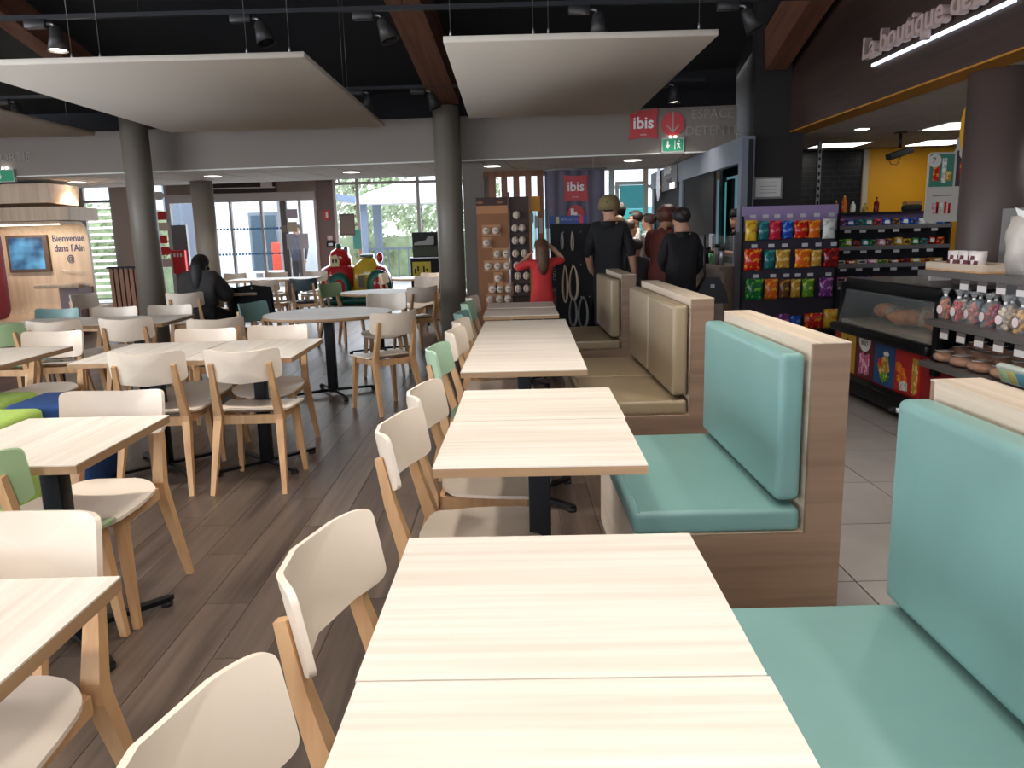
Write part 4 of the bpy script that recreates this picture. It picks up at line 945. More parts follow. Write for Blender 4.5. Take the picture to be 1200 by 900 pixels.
t = thing('carport_roof', 'blue grey canopy roof edge outside, upper left of the wide window', 'roof', (-6.0, 24.5, 2.9)); MB().prism([(-1.2, 0), (1.5, -.5), (1.5, -.32), (-1.2, .22)], -.8, 1.2, 'y').build('roof', mat('carport', rgb(130, 150, 176), .6), t); MB().box(-1.1, -1.0, .2, .3, -2.9, .02).build('post', M_STEEL, t)
# hedges and trees as leafy objects
M_LEAF = mat('hedge_leaf', rgb(146, 164, 122), .7, var=.3, scale=3); M_LEAF2 = mat('tree_leaf_pale', rgb(178, 192, 156), .7, var=.3, scale=2); M_TRUNK = mat('bark', rgb(110, 96, 84), .9)
def leaves(mb, c, r, n, s, rnd):
    for _ in range(n):
        d = Vector((rnd.gauss(0, 1), rnd.gauss(0, 1), rnd.gauss(0, 1))).normalized()*rnd.uniform(.75, 1.0)
        p = Vector(c)+Vector((d.x*r[0], d.y*r[1], d.z*r[2])); q = Vector((rnd.gauss(0, 1), rnd.gauss(0, 1), rnd.gauss(0, 1))).normalized(); a = q.orthogonal().normalized()*s; b = q.cross(a).normalized()*s*.6
        mb.add([p-a, p-b+q*s*.15, p+a, p+b+q*s*.15], [(0, 1, 2, 3)])
rnd = random.Random(3)
bd = thing('white_building', 'white building with a teal window band outside the far right windows', 'building', (2.4, 25, 0))
MB().box(-2.6, 6, 0, 6, 0, 6.5).build('walls', mat('render_white', rgb(226, 230, 236), .8), bd); MB().box(-2.6, 6, -.06, -.001, .9, 2.1).build('window_band', mat('bld_teal', rgb(120, 170, 172), .2), bd)
for k, (x, y, w, h, lb) in enumerate([(-10.4, 21.0, 1.4, 2.4, 'tall hedge outside the louvred window'), (-4.9, 29, 1.5, 1.5, 'left clipped hedge outside'), (-1.9, 29.9, 1.3, 1.6, 'middle clipped hedge outside behind the pergola')]):
    t = thing('hedge', lb, 'hedge', (x, y, 0), 0, 'hedges outside'); m = MB(); m.box(-w*.9, w*.9, -.5, .5, 0, h*.93); leaves(m, (0, 0, h*.5), (w, .7, h*.55), 1500, .09, rnd); m.build('foliage', M_LEAF, t)
for k, (x, y, lb) in enumerate([(-1.9, 19.4, 'leafy shrub right outside the wide window'), (-1.2, 19.6, 'second leafy shrub outside the wide window, near the column')]):
    t = thing('shrub', lb, 'shrub', (x, y, 0), 0, 'shrubs outside'); m = MB(); leaves(m, (0, 0, .5), (.45, .35, .5), 700, .05, rnd); m.build('foliage', M_LEAF, t); MB().tube([(0, 0, 0), (0, 0, .5)], .02, 6).build('stem', M_TRUNK, t)
for k, (x, y, h, lb) in enumerate([(-6.9, 36, 6.5, 'pale green tree seen through the entrance door'), (-4.2, 38, 7, 'pale tree behind the pergola, left'), (-1.0, 38, 6.5, 'pale tree behind the pergola, right')]):
    t = thing('tree', lb, 'tree', (x, y, 0), 0, 'trees outside'); m = MB(); leaves(m, (0, 0, h*.6), (2.1, 1.8, h*.42), 2200, .17, rnd); m.build('crown', M_LEAF2, t)
    MB().tube([(0, 0, 0), (.05, 0, h*.3), (0, 0, h*.6)], [.16, .12, .06], 8).build('trunk', M_TRUNK, t)
    for q in range(5):
        a = q*1.3; MB().tube([(0, 0, h*.35), (math.cos(a)*1.2, math.sin(a)*.9, h*.75)], [.06, .02], 6).build('branch', M_TRUNK, t)
# ================================================================== WELCOME KIOSK
M_KW = wood('kiosk_ply', rgb(222, 196, 166), rgb(196, 166, 136), axis=2, freq=18, rough=.5)
M_KR = mat('kiosk_red', rgb(126, 28, 44), .5)
K = thing('welcome_kiosk', 'curved plywood welcome kiosk with screen and greeting lettering', 'kiosk', (-7.4, 12.5, 0))
def arc(cx, cz, r, a0, a1, n=8): return [(cx+r*math.cos(rad(a0+(a1-a0)*i/n)), cz+r*math.sin(rad(a0+(a1-a0)*i/n))) for i in range(n+1)]
outer = [(-.40, .20)]+[(.15, .20)]+arc(.15, .45, .25, -90, 0)+[(.40, 1.5)]+arc(.15, 1.5, .25, 0, 90)+[(-.40, 1.75)]
inner = [(-.40, 1.71)]+[(.15, 1.71)]+arc(.15, 1.5, .21, 90, 0)+arc(.15, .45, .21, 0, -90)+[(-.40, .24)]
MB().prism(outer+inner, -.78, .62, 'x').build('shell', M_KW, K)
MB().prism([(x*1, z) for x, z in [(-.42, 1.76), (.45, 1.76), (.45, 1.96), (-.42, 1.96)]], -.60, .78, 'x').build('upper_box', M_KW, K)
MB().box(-1.25, -.60, -.42, .45, 1.72, 2.02).build('red_header', M_KR, K)
hood = arc(.1, 2.55, .52, 235, 285, 8)
MB().prism([(-.5, 2.02), (.3, 2.0), (.4, 2.30), (-.5, 2.30)], -1.3, .56, 'x').build('hood', M_KW, K)
MB().box(-1.25, .6, -.36, .42, 0, .195).build('red_plinth', M_KR, K)
MB().box(-1.3, -.80, .0, .44, .2, 1.72).build('red_side_panel', M_KR, K)
MB().rbox(.10, .80, -.42, -.10, .74, .80, .01, 1).build('shelf', M_KW, K); MB().box(.30, .60, -.1, .36, .24, .72).build('niche_panel', mat('niche_mauve', rgb(150, 132, 136), .7), K)
MB().box(.62, .86, .1, .42, 0, .42).build('side_seat', M_KW, K)
tv = MB().box(-.68, -.02, .30, .40, .97, 1.56).build('screen_frame', mat('tv_frame_brown', rgb(92, 66, 50), .4), K)
m_ = mat('tv_picture', rgb(40, 90, 140), .3, emit=rgb(40, 100, 160), estr=.5); n = m_.node_tree.nodes; l = m_.node_tree.links
nz = n.new('ShaderNodeTexNoise'); nz.inputs['Scale'].default_value = 1.6; cr = n.new('ShaderNodeValToRGB'); l.new(nz.outputs['Fac'], cr.inputs[0]); cr.color_ramp.elements[0].color = (*rgb(20, 40, 70), 1); cr.color_ramp.elements[1].color = (*rgb(90, 150, 190), 1)
cr.color_ramp.elements[0].position = .35; cr.color_ramp.elements[1].position = .7; l.new(cr.outputs[0], n['Principled BSDF'].inputs['Emission Color']); l.new(cr.outputs[0], n['Principled BSDF'].inputs['Base Color'])
MB().box(-.64, -.09, .294, .2998, 1.02, 1.52).build('screen', m_, tv)
ks = MB().box(-.74, .58, -.36, -.33, 1.695, 1.709).build('led_strip', mat('kiosk_led', (1, 1, 1), .4, emit=(1, .9, .78), estr=5.), K)  # glowing strip and the lamp below it are added to brighten the kiosk
d = bpy.data.lights.new('kiosk_strip', 'AREA'); d.shape = 'RECTANGLE'; d.size = 1.3; d.size_y = .05; d.energy = 16; d.color = (1, .9, .78)
o = bpy.data.objects.new('kiosk_strip', d); COL.objects.link(o); o.parent = K; o.location = (-.08, -.35, 1.69); o.rotation_euler = (rad(35), 0, 0)
M_INK = mat('lettering_slate', rgb(76, 74, 98), .5)
for s, z, sz in (('Bienvenue', 1.49, .155), ("dans l'Ain", 1.335, .155), ('@', 1.17, .14)): text(s, sz, M_INK, K, (.30, .355, z), depth=.002, sx=.82, bold=.003)
MB().tube([(.14, .34, .98), (.2, .3, .99), (.42, .3, .97), (.5, .34, .94)], .008, 6).build('bracket', M_PRINTW, K)
M_SLAT = wood('brown_slat', rgb(140, 92, 62), rgb(106, 66, 44), axis=2, freq=24, rough=.5)
def slat_wall(x0, x1, y, h, label, n):
    t = thing('slat_divider', label, 'divider', ((x0+x1)/2, y, 0)); w = (x1-x0)
    MB().box(-w/2, w/2, .03, .06, 0, h).build('backing', M_DARKV, t)
    for k in range(n): x = -w/2+w*(k+.5)/n; MB().box(x-w/n*.36, x+w/n*.36, -.02, .03, 0, h).build('slat', M_SLAT, t)
    MB().box(-w/2-.02, w/2+.02, -.04, .08, h, h+.03).build('top_rail', M_BLACKM, t)
slat_wall(-6.38, -5.82, 12.6, 1.0, 'brown slatted half wall right of the welcome kiosk', 7)
slat_wall(-9.0, -8.02, 12.2, .84, 'brown slatted half wall at the left picture edge', 8)
# ================================================================== SIGNS ON THE BULKHEAD
def on_fascia(x, z, dist=.012):
    u = (B.x-x)/dv.x*1.0; p = B-dv*u-nv*dist; return (p.x, p.y, z)
def red_cushion(w, h):
    o = []
    for i in range(4):
        cs = [(-1, -1), (1, -1), (1, 1), (-1, 1)]; a = Vector(cs[i]); b = Vector(cs[(i+1) % 4])
        for k in range(6):
            p = a.lerp(b, k/6); q = 1-.10*math.sin(PI*k/6); d = (Vector((p.x, p.y*q)) if abs(a.y-b.y) < .1 else Vector((p.x*q, p.y))); o.append((d.x*w/2, d.y*h/2))
    return o
I = thing('hotel_sign', 'red cushion shaped hotel sign on the taupe bulkhead', 'sign', on_fascia(1.76, 2.71), ang)
MB().prism(red_cushion(.37, .37), -.012, .012, 'y').build('cushion', mat('sign_red_satin', rgb(196, 42, 48), .4), I)
text('ibis', .20, M_PRINTW, I, (0, -.014, .01), depth=.002, bold=.004); text('HOTELS', .022, M_PRINTW, I, (0, -.014, -.13), depth=.001)
I = thing('arrow_sign', 'round red sign with a downward arrow on the taupe bulkhead', 'sign', on_fascia(2.13, 2.70), ang)
MB().lathe([(.145, -.01), (.145, .01)], 36, (0, 0, 0), Matrix.Rotation(rad(90), 4, 'X')).build('disc', MATS['sign_red_satin'], I)
m = MB(); m.box(-.009, .009, -.0135, -.0105, -.10, .14)
m.build('arrow_shaft', mat('arrow_taupe', rgb(178, 150, 142), .5), I); 
for s in (-1, 1): MB().prism([(0, -.11), (s*.085, -.02), (s*.075, -.008), (0, -.085)], -.0136, -.0106, 'y').build('arrow_head', mat('arrow_taupe', rgb(178, 150, 142), .5), I)
M_FLET = mat('taupe_lettering', rgb(160, 149, 140), .6)
I = thing('lettering_sign', 'pale lettering for the rest area on the taupe bulkhead', 'sign', on_fascia(2.62, 2.70), ang); text('ESPACE', .16, M_FLET, I, (0, 0, .10), depth=.002); text('DETENTE', .16, M_FLET, I, (0, 0, -.10), depth=.002)
I = thing('lettering_sign', 'pale exit lettering at the left end of the taupe bulkhead', 'sign', on_fascia(-6.85, 2.60), ang); text('SORTIE', .17, M_FLET, I, (0, 0, 0), depth=.002)
def exit_sign(x, z, label, run):
    I = thing('exit_sign', label, 'sign', on_fascia(x, z, .03), ang, 'green exit signs'); g_ = mat('exit_green', rgb(20, 120, 84), .5, emit=rgb(20, 130, 90), estr=.35)
    MB().box(-.14, .14, -.02, .03, -.09, .085).build('housing', mat('exit_housing', rgb(170, 176, 170), .5), I); MB().box(-.125, .125, -.024, -.0205, -.075, .07).build('face', g_, I)
    MB().prism([(-.075, .05), (-.055, .05), (-.055, 0), (-.035, 0), (-.065, -.05), (-.095, 0), (-.075, 0)], -.0275, -.0245, 'y').build('arrow', M_PRINTW, I)
    if run:
        MB().box(.02, .028, -.0275, -.0245, -.06, .055).build('door_mark', M_PRINTW, I)
        MB().prism([(.05, -.05), (.06, -.01), (.04, .02), (.06, .03), (.09, .02), (.08, -.01), (.10, -.05), (.085, -.05), (.07, -.02), (.06, -.05)], -.0275, -.0245, 'y').build('runner', M_PRINTW, I)
        MB().ball((.075, -.026, .045), .011, 8, 6).build('runner_head', M_PRINTW, I)
    for x_ in (-.03, .03): MB().lathe([(.012, 0), (.016, .025), (.0001, .03)], 10, (x_, 0, .085)).build('led', M_LAMP, I)
exit_sign(2.13, 2.44, 'green exit sign with running figure under the red arrow sign', True)
exit_sign(-6.98, 2.36, 'green exit sign with an arrow at the left picture edge', False)
# smoke detector
t = MB().lathe([(.05, 0), (.055, -.02), (.03, -.04), (.0001, -.042)], 16).build('smoke_detector', M_PRINTW); t.location = (-7.15, 13.0, 2.354); tag(t, 'small smoke detector on the low ceiling beside the left downlight', 'detector')
# ================================================================== SLATTED DIVIDER, BANNER, FOOD STAND
t = thing('slat_screen', 'tall brown slatted screen behind the card rack', 'screen', (.05, 12.75, 0))
for k in range(6): MB().box(-.52+.19*k, -.42+.19*k, -.03, .03, 0, 2.35).build('slat', M_SLAT, t)
MB().box(-.55, .56, -.028, .028, 2.27, 2.362).build('top_rail', M_SLAT, t); MB().box(-.55, .56, -.028, .028, 0, .06).build('bottom_rail', M_SLAT, t)
t = thing('hotel_banner', 'dark grey fabric banner with the red hotel logo', 'banner', (1.04, 12.3, 0))
b = MB(); nn = 30; V = []
for s in (0, 1):
    for j in range(2):
        for i in range(nn+1): x = -.46+.92*i/nn; V.append((x, .02*math.sin(i*1.1)+s*.006, 1.45+.86*j))
F = [[i, i+1, nn+2+i, nn+1+i] for i in range(nn)]+[[2*(nn+1)+q for q in (i, nn+1+i, nn+2+i, i+1)] for i in range(nn)]
b.add(V, F, True).build('fabric', mat('banner_slate', rgb(112, 108, 126), .7, var=.08, scale=5), t)
MB().tube([(-.48, 0, 2.325), (.48, 0, 2.325)], .014, 8).build('pole', M_STEEL, t)
p = MB().prism([(x+.01, z+2.04) for x, z in red_cushion(.38, .40)], -.034, -.026, 'y').build('cushion', MATS['sign_red_satin'], t)
text('ibis', .2, M_PRINTW, p, (.01, -.036, 2.06), depth=.001, bold=.004); text('HOTELS', .03, M_PRINTW, p, (.01, -.036, 1.91), depth=.001)
p = MB().prism([(.01+.13*math.cos(a), 1.66+.13*math.sin(a)) for a in [i*PI/14 for i in range(28)]], -.034, -.026, 'y').build('round_mark', MATS['sign_red_satin'], t)
for k in range(3): MB().prism([(-.07+.05*k, 1.60+.02*(2-k)), (-.02+.05*k, 1.60+.02*(2-k)), (-.02+.05*k, 1.68+.03*(2-k)-.02*k), (-.07+.05*k, 1.68+.03*(2-k)-.02*k)], -.037, -.0345, 'y').build('white_print', M_PRINTW, p)
MB().box(-.09, .10, -.037, -.0345, 1.575, 1.595).build('white_print', M_PRINTW, p)
# food stand along the right
M_FST = mat('stand_blue_grey', rgb(108, 112, 124), .5)
FS = thing('food_stand', 'dark food stand with grey header, open hatch and wooden counter', 'food stand', (2.55, 0, 0))
MB().box(-.05, .09, 8.58, 8.70, 0, 2.335).build('corner_post', M_FST, FS); MB().box(.02, .07, 8.565, 8.5795, .05, 2.3).build('post_inlay', M_BLACKM, FS)
MB().box(-.04, .05, 8.70, 14.0, 2.07, 2.335).build('header', M_FST, FS)
MB().box(-.03, .04, 11.55, 11.75, 0, 2.07).build('middle_post', M_FST, FS); MB().box(-.03, .04, 13.75, 13.95, 0, 2.07).build('end_post', M_FST, FS)
MB().box(.0, .03, 9.9, 11.55, .95, 2.07).build('dark_panel', M_BLACKM, FS); MB().box(.0, .03, 11.75, 13.75, .95, 2.07).build('dark_panel', M_BLACKM, FS)
M_CW = wood('counter_wood', rgb(112, 86, 66), rgb(84, 62, 46), axis=1, freq=20, rough=.5)
MB().box(-.17, .10, 8.72, 11.5, 0, .93).build('counter_front', M_CW, FS); MB().box(-.22, .12, 8.71, 11.52, .93, .965).build('counter_top', mat('counter_top', rgb(96, 76, 62), .4), FS)
MB().box(-.055, -.041, 11.8, 13.4, 1.98, 2.32).build('sign_board', mat('brown_sign', rgb(84, 62, 58), .5), FS)
text('WWAF', .17, M_PRINTW, FS, (-.062, 12.45, 2.27), (rad(90), 0, rad(-90)), .004, bold=.004); text('GAUFRES', .07, mat('sign_grey', rgb(130, 104, 100), .5), FS, (-.06, 12.35, 2.13), (rad(90), 0, rad(-90)), .002, space=1.2)
MB().box(-.06, -.0552, 11.95, 12.3, 1.99, 2.08).build('lit_box', mat('lit_sign', (1, 1, 1), .5, emit=(1, .97, .95), estr=.9), FS)
MB().prism([(13.15+.17*math.cos(a), 2.12+.28*math.sin(a)) for a in [i*PI/10 for i in range(20)]], -.075, -.056, 'x').build('waffle_emblem', foil('foil_brown', *CC['brown']), FS)
MB().box(.46, .488, 10.2, 11.5, 1.05, 2.06).build('lit_back_wall', mat('cold_room_wall', rgb(150, 186, 198), .5, emit=rgb(120, 170, 185), estr=.35), FS)  # wall gives off its own glow in place of kitchen lighting
MB().box(.44, .4595, 10.95, 11.3, 1.15, 2.0).build('menu_screen', mat('menu_teal', rgb(90, 170, 170), .4, emit=rgb(90, 170, 170), estr=.5), FS); MB().box(.42, .4595, 10.6, 10.85, 1.2, 2.02).build('dark_cabinet', M_BLACKM, FS)
for k, (y, h, r_, m_) in enumerate([(9.05, .20, .03, M_STEEL), (9.25, .24, .035, M_STEEL), (9.45, .16, .05, mat('cup_green', rgb(120, 190, 140), .4)), (9.7, .2, .04, M_BLACKM), (9.9, .12, .05, MATS['foil_brown']), (10.2, .18, .05, MATS['foil_orange'])]):
    t = thing('counter_jar', '%s on the food stand counter, %s from the near end' % (['steel shaker', 'tall steel shaker', 'green paper cup', 'black bottle', 'brown pot', 'orange pot'][k], ordw[k]), 'jar', (2.44, y, .965), 0, 'jars on the food counter')
    MB().lathe([(r_*.8, 0), (r_, h*.8), (r_*.9, h*.82)], 14).build('body', m_, t); MB().lathe([(r_*.95, h*.82), (r_*.9, h), (.0001, h)], 14).build('lid', M_BLACKM, t)
t = thing('glass_screen', 'low glass sneeze guard with shelves on the food counter', 'glass guard', (2.52, 9.5, .966)); MB().box(-.005, .005, -.7, 1.2, 0, .33).build('pane', M_PANE, t)
for y in (-.68, .25, 1.18): MB().box(-.015, .015, y-.012, y+.012, 0, .34).build('post', M_STEEL, t)
# ------------------------------------------------------------------ card rack with round packs
CKR = thing('card_rack', 'brown display rack with round packs on cards, two boards', 'rack', (-.35, 9.0, 0))
px = lambda p: (p-558)*.00976; pz = lambda q: 1.79-(q-232)*.00966
M_KRAFT = mat('kraft_board', rgb(140, 92, 58), .7, var=.06, scale=6); M_DKB = mat('dark_brown_board', rgb(62, 42, 36), .7)
MB().box(0, .35, 0, .05, .05, 1.61).build('kraft_board', M_KRAFT, CKR); MB().box(0, .35, -.01, .05, 1.70, 1.79).build('header', M_DKB, CKR); MB().box(0, .35, -.005, .05, 1.61, 1.70).build('kraft_band', mat('kraft_pale', rgb(176, 122, 80), .7), CKR)
for x in (.04, .27): MB().prism([(x+.04*math.cos(a), 1.735+.014*math.sin(a)) for a in [i*PI/6 for i in range(12)]], -.013, -.0101, 'y').build('oval_mark', M_KRAFT, CKR)
MB().box(.375, .59, 0, .05, .05, 1.79).build('dark_board', M_DKB, CKR); MB().tube([(.366, -.02, 0), (.366, -.02, 1.84)], .010, 8).build('pole', M_STEEL, CKR)
for z in (1.46, 1.3, 1.16, 1.02, .87, .73): MB().box(.38, .59, -.06, 0, z-.06, z-.05).build('ledge', M_BLACKM, CKR)
MB().box(0, .6, -.1, .15, 0, .05).build('foot', M_BLACKM, CKR)
M_BALL = mat('chalky_white', rgb(206, 190, 172), .7, var=.08, scale=20)
Lp = [(569, 270), (580, 270), (569, 284), (581, 297), (591, 297), (570, 311), (581, 311), (592, 311), (581, 325), (574, 338), (583, 338), (593, 338), (571, 350), (582, 350), (592, 350)]
Rp = [(604, 253), (602, 268), (610, 268), (602, 282), (610, 282), (602, 297), (612, 297), (603, 311), (604, 323), (614, 323), (604, 338), (614, 338)]
def nthw(k): return (ordw+['eighth', 'ninth', 'tenth', 'eleventh', 'twelfth', 'thirteenth', 'fourteenth', 'fifteenth'])[k]
for k, (a, q) in enumerate(Lp):
    t = thing('carded_pack', 'round pale pack on a kraft card, %s on the brown board reading downwards' % nthw(k), 'pack', (-.35+px(a), 8.985, pz(q)), 0, 'round packs on the card rack')
    MB().box(-.052, .052, -.004, .004, -.06, .065).build('card', mat('card_tan', rgb(178, 130, 92), .7), t); MB().ball((0, -.02, 0), (.043, .03, .043), 14, 9).build('pack', M_BALL, t); MB().box(-.02, .02, -.0515, -.048, -.004, .004).build('print', M_DKB, t)
for k, (a, q) in enumerate(Rp):
    t = thing('round_pack', 'round ribbed pale pack, %s on the dark board reading downwards' % nthw(k), 'pack', (-.35+px(a), 8.955, pz(q)), 0, 'round packs on the dark board')
    MB().ball((0, 0, 0), (.04, .03, .044), 14, 9).build('pack', M_BALL, t)
    for s in (-.014, .014): MB().tube([(s, -.027, .03), (s*1.3, -.03, 0), (s, -.027, -.03)], .003, 5).build('rib', M_KRAFT, t)
t = thing('notice_stand', 'yellow notice above grey leaflets right of the dark board', 'notice', (.32, 9.2, 0)); MB().box(-.01, .01, .01, .03, 0, 1.8).build('post', M_STEEL, t); MB().box(-.055, .055, 0, .01, 1.63, 1.80).build('yellow_sheet', mat('notice_yellow', rgb(214, 150, 40), .6), t)
for k in range(3): MB().box(-.06+.05*k, -.02+.05*k, 0, .01, 1.5-.06*k, 1.61-.03*k).build('leaflet', mat('leaflet_grey', rgb(176, 170, 166), .6), t)
# ------------------------------------------------------------------ belt stand
BS = thing('belt_stand', 'black stand with hanging belts and cords and a blue header', 'stand', (.73, 9.35, 0))
MB().box(-.23, .30, 0, .06, .05, 1.48).build('panel', M_BLACKM, BS); MB().box(-.25, .2, -.02, .06, 1.48, 1.575).build('blue_header', mat('header_blue', rgb(44, 66, 130), .5), BS); MB().box(-.16, -.13, -.023, -.0202, 1.49, 1.565).build('yellow_mark', mat('mark_yellow', rgb(200, 190, 120), .5), BS); MB().box(.11, .15, -.023, -.0202, 1.485, 1.57).build('red_mark', M_RED, BS)
text('BRACELETS', .04, mat('header_text', rgb(130, 150, 200), .5), BS, (-.01, -.021, 1.53), depth=.001); MB().box(-.24, .30, -.15, .2, 0, .05).build('foot', M_BLACKM, BS)
for z in (.62, .95): text('CREATION', .05, mat('stand_text', rgb(150, 146, 140), .6), BS, (-.19, -.002, z), (rad(90), rad(-90), 0), .001)
for x in (-.08, .02, .12, .22): 
    for z in (1.38, 1.0, .62): MB().tube([(x, 0, z), (x, -.06, z+.01)], .005, 6).build('hook', M_STEEL, BS)
M_BEI = mat('cord_beige', rgb(186, 164, 140), .7); M_GRC = mat('cord_grey', rgb(140, 140, 138), .5, .3)
def loop(x, z, w, h, m, label, r_=.008, n=3):
    t = thing('cord_bundle', label, 'cord', (.73+x, 9.30, z), 0, 'cords on the belt stand')
    for k in range(n):
        q = [(w*(.5+.25*k/n)*math.sin(2*PI*i/16)*(1-.2*math.cos(2*PI*i/16)), -.012*k, -h/2*(1+.1*k/n)+h/2*math.cos(2*PI*i/16)) for i in range(17)]
        MB().tube(q, r_, 6).build('coil', m, t)
loop(-.07, 1.0, .045, .42, M_BEI, 'long beige cord bundle on the belt stand, left'); loop(.03, 1.0, .08, .40, M_BEI, 'looped beige cord on the belt stand, middle')
loop(.02, .63, .07, .34, M_GRC, 'grey cord coil low on the belt stand, left', .007); loop(.14, .63, .09, .36, M_GRC, 'grey cord coil low on the belt stand, right', .007); loop(.02, 1.38, .02, .2, M_BEI, 'short beige strap at the top of the belt stand'); loop(-.10, 1.38, .018, .18, M_GRC, 'short dark strap at the top of the belt stand')
loop(.26, .60, .04, .3, M_BLACK, 'black cord loop at the right edge of the belt stand', .006)
# ================================================================== BLACK STAND NEAR WINDOW
t = thing('vending_stand', 'black cabinet with olive panel and yellow notice left of the middle column', 'cabinet', (-1.72, 16.4, 0)); MB().box(-.32, .5, 0, .5, 0, .93).build('cabinet', M_BLACKM, t); MB().box(-.26, .5, 0, .06, .93, 1.46).build('upper_board', mat('stand_black', rgb(30, 30, 32), .6), t); MB().box(-.26, .5, -.03, -.002, .97, 1.18).build('olive_panel', mat('olive', rgb(70, 76, 50), .6), t)
MB().box(-.33, .52, -.05, .5, .93, .95).build('worktop', M_STEEL, t); MB().box(-.28, .1, -.012, -.001, .56, .86).build('yellow_notice', mat('notice_lemon', rgb(214, 190, 60), .6), t)
for k in range(5): MB().box(-.24+.06*k, -.21+.06*k, -.015, -.0125, .62+.05*(k % 3), .72+.05*(k % 2)).build('print', M_BLACKM, t)
t2 = thing('display_shoe', 'grey shoe displayed on the black cabinet left of the column', 'shoe', (-1.72, 16.32, 1.20)); MB().prism([(-.22, 0), (.18, 0), (.2, .05), (.19, .17), (.08, .18), (.03, .1), (-.2, .05)], -.04, .04, 'y').build('upper', mat('shoe_grey', rgb(176, 174, 170), .5), t2); MB().box(-.22, .2, -.045, .045, -.018, 0).build('sole', M_BLACKM, t2)
# ================================================================== TRACTOR RIDE
M_TR = mat('ride_red', rgb(196, 22, 28), .18, coat=.6); M_TY = mat('ride_yellow', rgb(226, 188, 40), .2, coat=.6); M_TG = mat('ride_green', rgb(26, 96, 82), .3, coat=.3); M_TG2 = mat('ride_teal', rgb(40, 130, 110), .3)
T = thing('tractor_ride', 'red, yellow and green toy tractor ride with painted windscreen eyes', 'toy ride', (-3.28, 16.9, 0), rad(6)); T.scale = (.8, .85, 1.0)
MB().rbox(-.85, .85, -.38, .38, 0, .14, .05, 2).build('base_plate', M_TG, T)
def loft(sec, m, name):  # sec: list of (x, yhalf, z0, z1) rounded sections
    V = []; k = 14
    for x, yh, z0, z1 in sec:
        for (a, b_) in superell(1, 1, 3.2, k): V.append((x, a*yh, (z0+z1)/2+b_*(z1-z0)/2))
    n_ = len(sec); F = [[i*k+j, i*k+(j+1) % k, (i+1)*k+(j+1) % k, (i+1)*k+j] for i in range(n_-1) for j in range(k)]+[[j for j in range(k)][::-1], [(n_-1)*k+j for j in range(k)]]
    return MB().add(V, F, True).build(name, m, T)
loft([(-.93, .12, .42, .62), (-.88, .26, .36, .76), (-.6, .32, .3, .86), (-.3, .34, .3, .90), (-.05, .33, .3, .80)], M_TR, 'hood')
loft([(-.66, .16, .84, .98), (-.6, .26, .80, 1.12), (-.42, .30, .78, 1.20), (-.22, .28, .76, 1.16), (-.10, .2, .76, .98)], M_TR, 'cab_head')
loft([(-.12, .28, .2, .72), (.05, .30, .18, .86), (.25, .30, .18, 1.0), (.5, .3, .2, .98), (.62, .28, .22, .8)], M_TY, 'body')
loft([(.42, .32, .3, .62), (.58, .36, .28, .82), (.78, .34, .28, .78), (.9, .2, .32, .6)], M_TR, 'rear_fender')
MB().box(.15, .5, -.2, .2, .98, 1.03).build('seat_top', M_TG, T); MB().ball((.66, -.1, .96), (.09, .09, .11)).build('rear_lamp', M_TR, T)
MB().lathe([(.07, 0), (.08, .08), (.05, .1)], 12, (-.40, -.12, 1.17)).build('cap_knob', M_TG, T); MB().rbox(-.26, -.16, -.2, .2, 1.0, 1.2, .03, 2).build('roll_bar', M_TG, T)
for (x, r_) in ((-.42, .31), (.62, .33)):
    for s in (-1, 1):
        q = Matrix.Translation((x, s*.36, r_+.06)) @ Matrix.Rotation(rad(90), 4, 'X')
        w = MB().lathe([(r_*.62, -.06), (r_*.95, -.05), (r_, 0), (r_*.95, .05), (r_*.62, .06)], 26, (0, 0, 0), q).build('wheel', M_TG, T)
        MB().lathe([(r_*.6, -.075), (r_*.8, -.072), (r_*.8, .072), (r_*.6, .075)], 24, (0, 0, 0), q).build('tyre_ring', M_TG2, w); MB().lathe([(.0001, -.08), (r_*.5, -.078), (r_*.58, -.06), (r_*.58, .06), (r_*.5, .078), (.0001, .08)], 22, (0, 0, 0), q).build('hub', M_TR, w)
MB().prism([(-.62, .80), (-.40, .80), (-.38, .92), (-.46, 1.05), (-.58, 1.02)], -.335, -.285, 'y').build('windscreen', mat('ride_cream', rgb(232, 216, 160), .3), T)
for x in (-.545, -.46): e_ = MB().ball((x, -.338, .92), (.022, .01, .05)).build('painted_eye', M_BLACK, T)
MB().box(.08, .24, -.312, -.295, .35, .60).build('coin_panel', mat('coin_grey', rgb(120, 116, 100), .5), T); MB().prism([(-.9, .62), (-.72, .66), (-.7, .74), (-.86, .72)], -.32, -.28, 'y').build('blue_lamp', mat('ride_blue', rgb(60, 90, 170), .3), T)
# ================================================================== POUFS
def pouf(x, y, m, label, s=.42, h=.53, rz=0):
    t = thing('pouf', label, 'pouf', (x, y, 0), rz, 'cube poufs'); MB().rbox(-s/2, s/2, -s/2, s/2, .02, h, .04, 4).build('cushion', m, t)
    for a in (-1, 1):
        for b_ in (-1, 1): MB().lathe([(.015, 0), (.018, .022)], 8, (a*s*.38, b_*s*.38, 0)).build('glide', M_BLACKM, t)
M_LIME = mat('pouf_lime_fabric', rgb(168, 196, 96), .85, var=.06, scale=30, bump=.2); M_PBL = mat('pouf_blue_fabric', rgb(26, 60, 112), .85, var=.1, scale=30, bump=.2)
pouf(-2.74, 3.92, M_LIME, 'lime green cube pouf behind the second left table'); pouf(-2.58, 4.38, M_PBL, 'dark blue cube pouf beside the lime green one'); pouf(-3.06, 4.42, M_LIME, 'second lime green cube pouf, left of the blue one')
